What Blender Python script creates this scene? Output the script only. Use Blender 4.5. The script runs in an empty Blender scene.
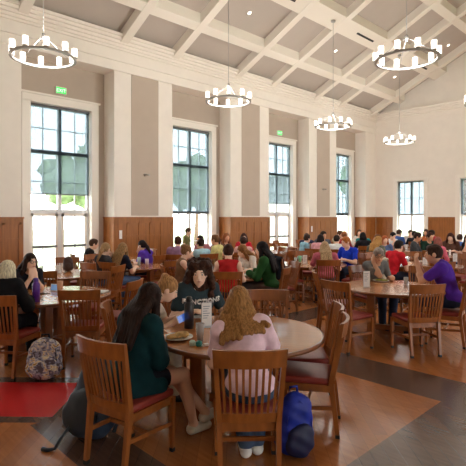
import bpy, bmesh, math, random
import numpy as np
from mathutils import Vector, Matrix

random.seed(7)
C = bpy.context.scene.collection
R = math.radians
YAW = 46.0          # the room's left wall runs 46 degrees to the right of the view
EYE = 1.8
SN, CS = math.sin(R(YAW)), math.cos(R(YAW))

# ---------------------------------------------------------------- camera, sky, exposure
cd = bpy.data.cameras.new('camera')
cam = bpy.data.objects.new('camera', cd); C.objects.link(cam)
cam.location = (0, 0, EYE); cam.rotation_euler = (R(90), 0, R(YAW))
cd.sensor_width = 36; cd.lens = 36 * 463 / 466; cd.shift_y = -16 / 466
cd.clip_end = 300
bpy.context.scene.camera = cam
world = bpy.data.worlds.new('world'); bpy.context.scene.world = world
world.use_nodes = True
bgn = world.node_tree.nodes['Background']
bgn.inputs[0].default_value = (.94, .975, 1.0, 1); bgn.inputs[1].default_value = 9.0
vs = bpy.context.scene.view_settings
vs.view_transform = 'Standard'; vs.look = 'None'; vs.gamma = 1; vs.use_curve_mapping = False
vs.exposure = 0.14

# daylight comes from the bright overcast sky through the windows; portals only guide the sampling
def portal(loc, rot, sx, sy):
    l = bpy.data.lights.new('window_portal', 'AREA'); l.shape = 'RECTANGLE'; l.size = sx; l.size_y = sy; l.cycles.is_portal = True
    o = bpy.data.objects.new('window_portal', l); C.objects.link(o); o.location = loc; o.rotation_euler = rot
BAYS = [(-.40, 2.12), (4.13, 6.65), (8.66, 11.18), (13.19, 15.71), (17.72, 20.24)]
for a, b in BAYS:
    portal((-12.6, (a + b) / 2, 2.4), (0, R(-90), 0), 4.8, 1.72)
    portal((12.0, (a + b) / 2, 2.4), (0, R(90), 0), 4.8, 1.72)
for k in range(6): portal((-9.91 + 2.9 * k, 21.5, 1.75), (R(-90), 0, 0), 1.3, 3.5)

# ---------------------------------------------------------------- materials
def lin(c):
    return tuple(((v / 255) / 12.92 if v / 255 <= .04045 else ((v / 255 + .055) / 1.055) ** 2.4) for v in c) + (1,)

_mats = {}
def mat(name, col, rough=.6, spec=.5, var=.0, scale=8, stretch=(1, 1, 1), bump=0., metal=0., coat=0., emit=0., alpha=1., trans=0.):
    key = name
    if key in _mats: return _mats[key]
    m = bpy.data.materials.new(name); m.use_nodes = True
    nt = m.node_tree; b = nt.nodes['Principled BSDF']
    c = lin(col)
    b.inputs['Base Color'].default_value = c
    b.inputs['Roughness'].default_value = rough
    b.inputs['Specular IOR Level'].default_value = spec
    b.inputs['Metallic'].default_value = metal
    b.inputs['Coat Weight'].default_value = coat
    b.inputs['Transmission Weight'].default_value = trans
    b.inputs['Alpha'].default_value = alpha
    if emit:
        b.inputs['Emission Color'].default_value = c; b.inputs['Emission Strength'].default_value = emit
    if var or bump:
        tc = nt.nodes.new('ShaderNodeTexCoord'); mp = nt.nodes.new('ShaderNodeMapping')
        nz = nt.nodes.new('ShaderNodeTexNoise')
        mp.inputs['Scale'].default_value = stretch
        nz.inputs['Scale'].default_value = scale; nz.inputs['Detail'].default_value = 4
        nt.links.new(tc.outputs['Object'], mp.inputs['Vector']); nt.links.new(mp.outputs[0], nz.inputs['Vector'])
        if var:
            r = nt.nodes.new('ShaderNodeValToRGB')
            r.color_ramp.elements[0].position = .3; r.color_ramp.elements[1].position = .7
            r.color_ramp.elements[0].color = tuple(v * (1 - var) for v in c[:3]) + (1,)
            r.color_ramp.elements[1].color = tuple(min(1, v * (1 + var)) for v in c[:3]) + (1,)
            nt.links.new(nz.outputs[0], r.inputs[0]); nt.links.new(r.outputs[0], b.inputs['Base Color'])
        if bump:
            bp = nt.nodes.new('ShaderNodeBump'); bp.inputs['Strength'].default_value = bump; bp.inputs['Distance'].default_value = .01
            nt.links.new(nz.outputs[0], bp.inputs['Height']); nt.links.new(bp.outputs[0], b.inputs['Normal'])
    _mats[key] = m
    return m

def fab(col, rough=.9):
    return mat('fabric_%d_%d_%d' % tuple(col), col, rough, .2, .18, 14, (1, 1, 1), .25)

WHITE = mat('cream_paint', (244, 237, 228), .7, .3, .02, 3)
TRIM = mat('white_trim', (247, 241, 232), .5, .4)
TAUPE = mat('taupe_paint', (192, 177, 163), .8, .2, .03, 2)
CEILP = mat('ceiling_panel', (190, 180, 171), .85, .2, .02, 2)
BEAM = mat('ceiling_beam_paint', (238, 231, 220), .75, .3)
OAK = mat('wainscot_wood', (158, 98, 44), .42, .5, .22, 3, (6, 6, .6), .05)
WOOD = mat('chair_wood', (150, 86, 36), .34, .5, .25, 6, (3, 3, .7), .03, coat=.15)
TTOP = mat('table_top_wood', (186, 122, 70), .26, .5, .12, 4, (.7, 6, 1), 0, coat=.4)
TEDGE = mat('table_edge_wood', (128, 72, 32), .35, .5, .15, 5, coat=.2)
SEATM = mat('maroon_vinyl', (142, 52, 42), .42, .5, .12, 10)
BLACKR = mat('black_rubber', (22, 20, 20), .6)
STEEL = mat('brushed_nickel', (178, 175, 172), .4, .5, metal=.5)
DARKM = mat('dark_metal', (70, 68, 68), .4, .5, metal=.6)
ALU = mat('window_aluminium', (232, 236, 238), .5, .4)
DKFR = mat('window_dark_frame', (120, 124, 128), .5)
CERAM = mat('white_ceramic', (240, 238, 232), .25, .5)
PAPER = mat('white_paper', (240, 238, 235), .7)

# ---------------------------------------------------------------- helpers
def link(name, me, m, parent=None):
    o = bpy.data.objects.new(name, me)
    C.objects.link(o)
    if m is not None:
        for mm in (m if isinstance(m, (list, tuple)) else [m]): me.materials.append(mm)
    if parent is not None: o.parent = parent
    return o

class MB:
    """collects shapes into one mesh"""
    def __init__(s): s.bm = bmesh.new()
    def box(s, lo, hi, rot=None, piv=None, mi=0, bev=0.):
        lo, hi = Vector(lo), Vector(hi)
        r = bmesh.ops.create_cube(s.bm, size=1)
        vs = r['verts']; d = hi - lo; c = (hi + lo) / 2
        for v in vs: v.co = Vector((v.co.x * d.x, v.co.y * d.y, v.co.z * d.z)) + c
        if rot is not None:
            p = Vector(piv) if piv is not None else c
            for v in vs: v.co = rot @ (v.co - p) + p
        fs = list({f for v in vs for f in v.link_faces})
        for f in fs: f.material_index = mi
        if bev:
            es = list({e for v in vs for e in v.link_edges})
            rr = bmesh.ops.bevel(s.bm, geom=es, offset=bev, segments=2, affect='EDGES', profile=.6)
            for f in rr['faces']: f.material_index = mi
        return s
    def bar(s, p0, p1, w0, d0, w1=None, d1=None, mi=0, side=(1, 0, 0)):
        """tapered rectangular bar; w along side, d across it"""
        w1 = w0 if w1 is None else w1; d1 = d0 if d1 is None else d1
        p0, p1 = Vector(p0), Vector(p1); ax = (p1 - p0).normalized()
        sx = Vector(side); sx = (sx - ax * sx.dot(ax)).normalized(); sy = ax.cross(sx)
        q = []
        for p, w, d in ((p0, w0, d0), (p1, w1, d1)):
            for a, b in ((-1, -1), (1, -1), (1, 1), (-1, 1)):
                q.append(s.bm.verts.new(p + sx * a * w / 2 + sy * b * d / 2))
        for f in ((3, 2, 1, 0), (4, 5, 6, 7), (0, 1, 5, 4), (1, 2, 6, 5), (2, 3, 7, 6), (3, 0, 4, 7)):
            s.bm.faces.new([q[i] for i in f]).material_index = mi
        return s
    def tube(s, pts, r, n=10, mi=0, cap=True):
        pts = [Vector(p) for p in pts]; rs = r if isinstance(r, (list, tuple)) else [r] * len(pts)
        rings = []
        ref = Vector((0, 0, 1))
        for i, p in enumerate(pts):
            t = (pts[min(i + 1, len(pts) - 1)] - pts[max(i - 1, 0)]).normalized()
            a = ref if abs(t.dot(ref)) < .95 else Vector((1, 0, 0))
            u = t.cross(a).normalized(); v = t.cross(u)
            rings.append([s.bm.verts.new(p + (u * math.cos(k * 2 * math.pi / n) + v * math.sin(k * 2 * math.pi / n)) * rs[i]) for k in range(n)])
        for A, B in zip(rings, rings[1:]):
            for k in range(n):
                f = s.bm.faces.new((A[k], A[(k + 1) % n], B[(k + 1) % n], B[k])); f.material_index = mi; f.smooth = True
        if cap:
            s.bm.faces.new(rings[0]).material_index = mi; s.bm.faces.new(list(reversed(rings[-1]))).material_index = mi
        return s
    def lathe(s, prof, n=24, c=(0, 0, 0), mi=0, smooth=True):
        rings = []
        for r, z in prof:
            if r < 1e-5: rings.append([s.bm.verts.new((c[0], c[1], c[2] + z))])
            else: rings.append([s.bm.verts.new((c[0] + r * math.cos(2 * math.pi * k / n), c[1] + r * math.sin(2 * math.pi * k / n), c[2] + z)) for k in range(n)])
        for A, B in zip(rings, rings[1:]):
            for k in range(n):
                a0, a1 = A[k % len(A)], A[(k + 1) % n % len(A)]; b0, b1 = B[k % len(B)], B[(k + 1) % n % len(B)]
                vs = []
                for v in (a0, a1, b1, b0):
                    if v not in vs: vs.append(v)
                if len(vs) > 2:
                    try:
                        f = s.bm.faces.new(vs); f.material_index = mi; f.smooth = smooth
                    except ValueError: pass
        return s
    def build(s, name, m, parent=None):
        bmesh.ops.recalc_face_normals(s.bm, faces=s.bm.faces)
        me = bpy.data.meshes.new(name); s.bm.to_mesh(me); s.bm.free()
        return link(name, me, m, parent)

def tag(o, label=None, cat=None, group=None, kind=None):
    if label: o['label'] = label
    if cat: o['category'] = cat
    if group: o['group'] = group
    if kind: o['kind'] = kind
    return o
def empty(name, loc=(0, 0, 0), rz=0):
    o = bpy.data.objects.new(name, None); C.objects.link(o); o.location = loc; o.rotation_euler = (0, 0, rz)
    o.empty_display_size = .1
    return o
def struct(o): o['kind'] = 'structure'; return o
def kids(o): return [c for c in list(bpy.data.objects) if c.parent == o]
_kidcache = {}
def copy_tree(o, parent=None):
    c = o.copy(); C.objects.link(c); c.parent = parent
    if o.name not in _kidcache: _kidcache[o.name] = kids(o)
    for ch in _kidcache[o.name]: copy_tree(ch, c)
    return c
def P(lat, t, z=0):      # metres to the right of and in front of where the photographer stands
    return Vector((-SN * t + CS * lat, CS * t + SN * lat, z))
def L(px, t): return (px - 233) / 463 * t
def RZ(phi): return R(YAW - phi)

# ================================================================ SETTING
def floor_material():
    m = bpy.data.materials.new('floor_wood'); m.use_nodes = True
    nt = m.node_tree; b = nt.nodes['Principled BSDF']; N = nt.nodes.new; LK = nt.links.new
    tc = N('ShaderNodeTexCoord'); sp = N('ShaderNodeSeparateXYZ'); LK(tc.outputs['Object'], sp.inputs[0])
    X, Y = sp.outputs[0], sp.outputs[1]
    def mt(op, a, c=None):
        n = N('ShaderNodeMath'); n.operation = op
        for i, v in enumerate((a, c)):
            if v is None: continue
            if isinstance(v, (int, float)): n.inputs[i].default_value = v
            else: LK(v, n.inputs[i])
        return n.outputs[0]
    def rng(v, lo, hi): return mt('MULTIPLY', mt('GREATER_THAN', v, lo), mt('LESS_THAN', v, hi))
    def AND(*a):
        r = a[0]
        for q in a[1:]: r = mt('MULTIPLY', r, q)
        return r
    def OR(*a):
        r = a[0]
        for q in a[1:]: r = mt('MAXIMUM', r, q)
        return r
    A = mt('MULTIPLY', mt('SUBTRACT', Y, X), .7071); B = mt('MULTIPLY', mt('ADD', Y, X), .7071)
    red = AND(rng(A, 4.14, 5.0), mt('LESS_THAN', B, -1.70), mt('GREATER_THAN', B, -4.4))
    dark = OR(AND(rng(A, 4.02, 5.16), rng(B, -4.6, -1.2)),
              AND(rng(Y, 1.52, 1.98), mt('GREATER_THAN', X, -4.1)),
              AND(rng(Y, 4.6, 5.3), mt('GREATER_THAN', X, -5.4)),
              AND(mt('LESS_THAN', Y, 5.3), rng(X, -1.84, -.2)),
              AND(rng(Y, 9.2, 9.9), mt('GREATER_THAN', X, -9.9)),
              AND(rng(X, -5.5, -4.9), rng(Y, 6.2, 9.2)), AND(rng(X, -10.3, -9.8), mt('GREATER_THAN', Y, 3.)),
              AND(rng(Y, 14.2, 14.9), mt('GREATER_THAN', X, -9.9)))
    # planks
    mp = N('ShaderNodeMapping'); mp.inputs['Rotation'].default_value = (0, 0, R(45)); LK(tc.outputs['Object'], mp.inputs[0])
    br = N('ShaderNodeTexBrick'); LK(mp.outputs[0], br.inputs['Vector'])
    br.inputs['Scale'].default_value = 1; br.inputs['Brick Width'].default_value = 1.1; br.inputs['Row Height'].default_value = .11
    br.inputs['Mortar Size'].default_value = .0015; br.inputs['Bias'].default_value = 0
    br.inputs['Color1'].default_value = (.84, .84, .84, 1); br.inputs['Color2'].default_value = (1.1, 1.1, 1.1, 1); br.inputs['Mortar'].default_value = (.6, .6, .6, 1)
    mp2 = N('ShaderNodeMapping'); mp2.inputs['Rotation'].default_value = (0, 0, R(45)); mp2.inputs['Scale'].default_value = (1, 12, 1); LK(tc.outputs['Object'], mp2.inputs[0])
    nz = N('ShaderNodeTexNoise'); nz.inputs['Scale'].default_value = 2.5; nz.inputs['Detail'].default_value = 5; LK(mp2.outputs[0], nz.inputs['Vector'])
    def mix(f, a, c, mode='MIX'):
        n = N('ShaderNodeMix'); n.data_type = 'RGBA'; n.blend_type = mode
        for k, v in ((0, f), (6, a), (7, c)):
            if isinstance(v, (int, float, tuple)): n.inputs[k].default_value = v
            else: LK(v, n.inputs[k])
        return n.outputs[2]
    org = mix(nz.outputs[0], lin((150, 84, 36)), lin((196, 124, 64)))
    dk = mix(nz.outputs[0], lin((74, 50, 38)), lin((112, 82, 64)))
    c = mix(dark, org, dk)
    c = mix(1.0, c, br.outputs['Color'], 'MULTIPLY')
    c = mix(red, c, lin((206, 34, 36)))
    LK(c, b.inputs['Base Color'])
    b.inputs['Roughness'].default_value = .27; b.inputs['Coat Weight'].default_value = .25; b.inputs['Coat Roughness'].default_value = .14
    return m
f = MB(); f.box((-12.7, -4, -.1), (12.4, 21.4, 0)); struct(f.build('floor', floor_material()))

LW = -11.7; RB = -12.27; BW = 21.2
PIERS = [(-2.41, -.40), (2.12, 4.13), (6.65, 8.66), (11.18, 13.19), (15.71, 17.72), (20.24, BW)]
w = MB()
for a, b in PIERS: w.box((RB - .3, a, 0), (LW, b, 5.93))
w.box((RB - .3, -2.41, 5.93), (LW, BW + .4, 7.2))
struct(w.build('wall_left', WHITE))
# recess backs (taupe) with the casing and the window opening
tn = 1
for i, (a, b) in enumerate(BAYS):
    w = MB(); g0, g1 = a + .4, b - .4
    w.box((RB - .3, a, 0), (RB, g0, 5.93)); w.box((RB - .3, g1, 0), (RB, b, 5.93)); w.box((RB - .3, g0, 4.82), (RB, g1, 5.93))
    struct(w.build('trim_%d' % tn, TAUPE)); tn += 1
    w = MB()                                            # white casing with deep reveal
    w.box((RB - .28, a + .2, 0), (RB + .05, g0 + .015, 4.82)); w.box((RB - .28, g1 - .015, 0), (RB + .05, b - .2, 4.82))
    w.box((RB - .28, a + .2, 4.80), (RB + .05, b - .2, 5.0))
    w.box((RB, a + .16, 5.0), (RB + .09, b - .16, 5.05))
    struct(w.build('trim_%d' % tn, TRIM)); tn += 1
for a, b in PIERS[:-1]:
    w = MB(); w.box((LW, a + .55, 1.84), (LW + .012, a + 1.49, 5.93))
    struct(w.build('trim_%d' % tn, TAUPE)); tn += 1

def wainscot(w, p0, p1, nrm, n):
    """stiles and rails on a wood face from p0 to p1 (floor points), nrm = outward"""
    p0, p1, nrm = Vector(p0), Vector(p1), Vector(nrm); d = (p1 - p0); ln = d.length; d.normalize()
    def bx(s0, s1, z0, z1, t0, t1):
        q = [p0 + d * s + nrm * t for s in (s0, s1) for t in (t0, t1)]
        lo = Vector((min(v.x for v in q), min(v.y for v in q), z0)); hi = Vector((max(v.x for v in q), max(v.y for v in q), z1))
        w.box(lo, hi)
    bx(0, ln, 0, 1.76, -.01, .02)
    for k in range(n + 1):
        s = k * (ln - .07) / n; bx(s, s + .07, .18, 1.66, .02, .036)
    bx(0, ln, 0, .18, .02, .045); bx(0, ln, 1.62, 1.76, .02, .036); bx(0, ln, 1.22, 1.28, .02, .034)
    bx(-.0, ln, 1.76, 1.80, -.01, .055)
for a, b in PIERS:
    w = MB(); b2 = min(b, BW - .05)
    wainscot(w, (LW, a, 0), (LW, b2, 0), (1, 0, 0), 5 if b - a > 1.5 else 2)
    if b < BW - .1: wainscot(w, (RB + .02, b, 0), (LW + .03, b, 0), (0, 1, 0), 1)
    if a > -2: wainscot(w, (RB + .02, a, 0), (LW + .03, a, 0), (0, -1, 0), 1)
    struct(w.build('trim_%d' % tn, OAK)); tn += 1

# cornice of the left wall and the back wall: stacked mouldings
def moulding(prof, axis, a, b, base):
    w = MB()
    for z0, z1, pr in prof:
        if axis == 'y': w.box((base - .05, a, z0), (base + pr, b, z1))
        else: w.box((a, base - pr, z0), (b, base + .05, z1))
    return w
CP = [(5.93, 6.0, .05), (6.0, 6.2, .02), (6.2, 6.26, .07), (6.26, 6.52, .035), (6.52, 6.58, .09), (6.58, 6.66, .14), (6.66, 6.74, .20), (6.74, 6.82, .27), (6.82, 6.9, .33)]
struct(moulding(CP, 'y', -2.41, BW, LW).build('trim_%d' % tn, WHITE)); tn += 1
struct(moulding([(6.3, 6.36, .03), (6.58, 6.66, .08), (6.66, 6.74, .15), (6.74, 6.82, .21), (6.82, 6.9, .27)], 'x', LW, 8, BW).build('trim_%d' % tn, WHITE)); tn += 1

# back wall with its gable and windows
BWIN = [(-10.76 + 2.9 * k, -9.06 + 2.9 * k) for k in range(6)]
w = MB(); prev = LW - .9
for a, b in BWIN:
    w.box((prev, BW, 0), (a + .15, BW + .4, 7)); w.box((a + .15, BW, 3.5), (b - .15, BW + .4, 7)); prev = b - .15
w.box((prev, BW, 0), (12.6, BW + .4, 7))
SL = .476; RIDGE = 6.9 + SL * 11.7
vs_ = [w.bm.verts.new(p) for p in ((LW - .9, BW, 7), (-LW + .9, BW, 7), (0, BW, RIDGE + .3))]
w.bm.faces.new(vs_)
vb = [w.bm.verts.new(v.co + Vector((0, .4, 0))) for v in vs_]; w.bm.faces.new(list(reversed(vb)))
for k in range(3): w.bm.faces.new((vs_[k], vb[k], vb[(k + 1) % 3], vs_[(k + 1) % 3]))
struct(w.build('wall_back', WHITE))
for a, b in BWIN:
    w = MB(); w.box((a, BW - .04, 0), (a + .2, BW + .25, 3.52)); w.box((b - .2, BW - .04, 0), (b, BW + .25, 3.52)); w.box((a, BW - .04, 3.5), (b, BW + .25, 3.64))
    struct(w.build('trim_%d' % tn, TRIM)); tn += 1
w = MB(); wainscot(w, (LW + .05, BW, 0), (BWIN[0][0] - .01, BW, 0), (0, -1, 0), 3); struct(w.build('trim_%d' % tn, OAK)); tn += 1
for k in range(5):
    w = MB(); wainscot(w, (BWIN[k][1] + .01, BW, 0), (BWIN[k + 1][0] - .01, BW, 0), (0, -1, 0), 3); struct(w.build('trim_%d' % tn, OAK)); tn += 1

# right and rear walls
w = MB(); prev = -4.0
for a, b in BAYS:
    w.box((11.7, prev, 0), (12.2, a + .4, 7.2)); w.box((11.7, a + .4, 4.8), (12.2, b - .4, 7.2)); prev = b - .4
w.box((11.7, prev, 0), (12.2, BW, 7.2)); struct(w.build('wall_right', WHITE))
w = MB(); w.box((LW - .9, -4.4, 0), (12.6, -4, 7.2)); w.box((LW - .9, -4, 0), (LW, -2.41, 7.2))
v3 = [w.bm.verts.new(p) for p in ((LW - .9, -4.1, 7), (-LW + .9, -4.1, 7), (0, -4.1, RIDGE + .3))]; w.bm.faces.new(v3)
struct(w.build('wall_rear', WHITE))

# ceiling: two slopes with coffer beams
ang = math.atan(SL); RM = Matrix.Rotation(-ang, 3, 'Y')
def zc(x): return RIDGE - SL * abs(x)
w = MB()
for sgn in (-1, 1):
    x1 = sgn * 12.6
    q = []
    for y in (-4.2, BW + .4):
        q.append([w.bm.verts.new((x, y, zc(x) + dz)) for x, dz in ((0, 0), (x1, 0), (x1, .25), (0, .25))])
    for k in range(4): w.bm.faces.new((q[0][k], q[0][(k + 1) % 4], q[1][(k + 1) % 4], q[1][k]))
    w.bm.faces.new(q[0]); w.bm.faces.new(list(reversed(q[1])))
ceil = struct(w.build('ceiling', CEILP))
BD = .30
def slope_box(x0, x1, y0, y1, dep):
    m = MB(); q = []
    for y in (y0, y1): q.append([m.bm.verts.new((x, y, zc(x) + dz)) for x, dz in ((x0, .02), (x1, .02), (x1, -dep), (x0, -dep))])
    for k in range(4): m.bm.faces.new((q[0][k], q[0][(k + 1) % 4], q[1][(k + 1) % 4], q[1][k]))
    m.bm.faces.new(q[0]); m.bm.faces.new(list(reversed(q[1])))
    return m
RAFT = [-.4, 2.3, 4.1, 6.85, 8.65, 11.38, 13.18, 15.9, 17.7, 20.4]
for y in RAFT:
    for s0, s1 in ((LW, 0), (0, -LW)): struct(slope_box(s0, s1, y - .125, y + .125, BD).build('beam', BEAM, ceil))
for X, wd in ((10.3, .26), (8.5, .55), (6.6, .26), (4.8, .26), (3.0, .26), (1.2, .26)):
    for sg in (-1, 1):
        x0, x1 = sorted((sg * X - wd / 2, sg * X + wd / 2))
        b_ = struct(slope_box(x0, x1, -2.4, BW, BD - .01).build('beam', BEAM, ceil))
        if X == 8.5 and sg < 0:
            for yy in (5.6, 10.2, 14.7, 19.2):
                for dx in (0,):
                    struct(slope_box(-8.53, -8.47, yy - .55, yy + .55, BD + .0).build('vent_slot', BLACKR, b_))
LGT = mat('downlight_glow', (255, 250, 240), emit=9)
for i, (x, y) in enumerate([(-9.6, 5.4), (-9.6, 9.95), (-9.6, 14.5), (-9.6, 19.05), (-7.55, 19.6), (-5.8, 12.3), (-5.8, 16.8)]):
    o = empty('ceiling_downlight', (x, y, zc(x) - .006)); o.rotation_euler = (0, -ang, 0)
    MB().lathe([(.047, -.012), (.08, -.014), (.085, 0), (.047, 0)], 20).build('trim_ring', TRIM, o)
    MB().lathe([(.0, -.006), (.047, -.006), (.047, .0)], 20).build('lamp_face', LGT, o)
    tag(o, 'round recessed downlight in a ceiling coffer, ' + ['above the near window at left', 'above the second window', 'above the third tall window', 'above the fourth tall window', 'by the gable wall, right of the left row', 'middle row, nearer one', 'middle row, farther one'][i], 'ceiling light', 'recessed downlights in the coffers')

# ---------------------------------------------------------------- windows
glass = bpy.data.materials.new('window_glass'); glass.use_nodes = True
nt = glass.node_tree; nt.nodes.clear()
o_ = nt.nodes.new('ShaderNodeOutputMaterial'); mx = nt.nodes.new('ShaderNodeMixShader'); tr = nt.nodes.new('ShaderNodeBsdfTransparent'); gl = nt.nodes.new('ShaderNodeBsdfGlossy')
gl.inputs['Roughness'].default_value = .03; mx.inputs[0].default_value = .05; tr.inputs[0].default_value = (.97, .98, .98, 1)
nt.links.new(tr.outputs[0], mx.inputs[1]); nt.links.new(gl.outputs[0], mx.inputs[2]); nt.links.new(mx.outputs[0], o_.inputs[0])
shade = bpy.data.materials.new('shade_mesh_cloth'); shade.use_nodes = True
nt = shade.node_tree; nt.nodes.clear()
o_ = nt.nodes.new('ShaderNodeOutputMaterial'); mx = nt.nodes.new('ShaderNodeMixShader'); tr = nt.nodes.new('ShaderNodeBsdfTransparent'); gl = nt.nodes.new('ShaderNodeBsdfTranslucent')
gl.inputs[0].default_value = lin((100, 106, 108)); mx.inputs[0].default_value = .62; tr.inputs[0].default_value = (.84, .9, .95, 1)
nt.links.new(tr.outputs[0], mx.inputs[1]); nt.links.new(gl.outputs[0], mx.inputs[2]); nt.links.new(mx.outputs[0], o_.inputs[0])

def window(i, a, b, zt, trans, lo, door, xpl, axis, cols=2):
    """a..b glazed width along the wall; trans = heights of the transom bars"""
    root = struct(empty('window_%d' % i, (xpl, (a + b) / 2, 0) if axis == 'y' else ((a + b) / 2, xpl, 0), 0 if axis == 'y' else R(-90)))
    W = (b - a) / 2
    fr = MB()
    fr.box((-.04, -W, lo), (.04, -W + .06, zt)); fr.box((-.04, W - .06, lo), (.04, W, zt)); fr.box((-.04, -W, zt - .07), (.04, W, zt)); fr.box((-.05, -W, lo), (.05, W, lo + .08))
    struct(fr.build('window_frame', ALU, root))
    m = MB(); m.box((-.045, -.05, lo), (.045, .05, zt)); struct(m.build('mullion', ALU, root))
    levels = [lo] + trans + [zt]
    for z in trans:
        m = MB(); m.box((-.06, -W, z - .05), (.06, W, z + .05)); struct(m.build('transom', ALU, root))
    for li in range(len(levels) - 1):
        z0, z1 = levels[li], levels[li + 1]
        for sg in (-1, 1):
            y0, y1 = (-W, -.05) if sg < 0 else (.05, W)
            p = MB(); p.box((-.006, y0 + .03, z0 + .03), (.0, y1 - .03, z1 - .03)); struct(p.build('pane', glass, root))
            mu = MB(); ym = (y0 + y1) / 2; mu.box((-.02, ym - .012, z0), (.02, ym + .012, z1))
            if z1 - z0 > .8: mu.box((-.02, y0, (z0 + z1) / 2 - .012), (.02, y1, (z0 + z1) / 2 + .012))
            struct(mu.build('muntin', ALU, root))
    if door:
        for sg in (-1, 1):
            y0, y1 = (-W + .06, -.05) if sg < 0 else (.05, W - .06)
            d = MB(); z1 = trans[0] - .05
            d.box((-.03, y0, .02), (.05, y0 + .07, z1)); d.box((-.03, y1 - .07, .02), (.05, y1, z1)); d.box((-.03, y0, z1 - .08), (.05, y1, z1)); d.box((-.03, y0, .02), (.05, y1, .2))
            dd = struct(d.build('door_leaf', TRIM, root))
            h = MB(); h.box((.05, y0 + .05, .98), (.11, y1 - .05, 1.04)); struct(h.build('push_bar', DKFR, dd))
    return root
ORD = ['nearest and widest at left', 'second from the left', 'third from the left', 'fourth, by the far corner']
for i, (a, b) in enumerate(BAYS):
    window(i + 1, a + .415, b - .415, 4.80, [1.95, 3.54], .0, i in (1, 3), RB - .18, 'y')
    if i:
        zb = [0, 2.43, 1.95, 2.36, 1.9][i]
        o = empty('roller_shade', (RB - .1, (a + b) / 2, 0))
        m = MB(); m.box((-.004, -.83, zb), (.004, .83, 4.76)); m.build('shade_cloth', shade, o)
        m = MB(); m.box((-.012, -.83, zb - .03), (.012, .83, zb)); m.build('hem_bar', DKFR, o)
        m = MB(); m.tube([(0, -.84, 4.76), (0, .84, 4.76)], .03).build('roller', DKFR, o)
        tag(o, 'translucent grey roller shade, half lowered, on the tall window ' + ORD[i - 1], 'window shade', 'roller shades on the tall windows')
for k, (a, b) in enumerate(BWIN):
    window(6 + k, a + .2, b - .2, 3.5, [1.9], 0, False, BW + .18, 'x')
    if k < 2:
        o = empty('roller_shade', ((a + b) / 2, BW + .1, 0), R(-90))
        m = MB(); m.box((-.004, -.64, 1.95), (.004, .64, 3.46)); m.build('shade_cloth', shade, o)
        m = MB(); m.box((-.012, -.64, 1.92), (.012, .64, 1.95)); m.build('hem_bar', DKFR, o)
        tag(o, ['translucent grey roller shade half lowered in the left gable wall window', 'translucent grey roller shade in the gable wall window at the right picture edge'][k], 'window shade', 'roller shades on the gable wall windows')

# outside
GRASS = mat('lawn', (176, 188, 150), .9, .1, .25, 1.2)
g = MB(); g.box((-70, -40, -.3), (-12.8, 80, -.12)); g.box((-12.8, 22, -.3), (40, 80, -.12)); g.box((12.3, -40, -.3), (60, 22, -.12)); struct(g.build('ground', GRASS))
ROADM = mat('pale_concrete', (205, 200, 192), .9, .1, .06, 1)
g = MB(); g.box((-24, -20, -.12), (-20, 40, -.1)); struct(g.build('path', ROADM))
g = MB(); g.box((-14.6, -6, -.12), (-12.8, 24, -.1)); struct(g.build('terrace', ROADM))

# ================================================================ SDF modelling (bodies, hair, foliage, bags)
def cone(a, b, ra, rb): return ('c', np.array(a, float), np.array(b, float), ra, rb)
def ell(c, r, rot=None): return ('e', np.array(c, float), np.array(r, float), np.eye(3) if rot is None else np.array(rot, float))
def infl(p, d):
    if p[0] == 'c': return ('c', p[1], p[2], p[3] + d, p[4] + d)
    return ('e', p[1], p[2] + d, p[3])
def bounds(p):
    if p[0] == 'c':
        r = max(p[3], p[4]); return np.minimum(p[1], p[2]) - r, np.maximum(p[1], p[2]) + r
    e = np.sqrt(((p[3] * p[2][None, :]) ** 2).sum(1)); return p[1] - e, p[1] + e
def dist(p, X):
    if p[0] == 'c':
        ba = p[2] - p[1]; pa = X - p[1]; h = np.clip((pa @ ba) / max(ba @ ba, 1e-9), 0, 1)
        return np.linalg.norm(pa - h[..., None] * ba, axis=-1) - (p[3] + (p[4] - p[3]) * h)
    q = (X - p[1]) @ p[3]; k0 = np.linalg.norm(q / p[2], axis=-1); k1 = np.linalg.norm(q / (p[2] ** 2), axis=-1)
    return k0 * (k0 - 1) / np.maximum(k1, 1e-6)
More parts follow.
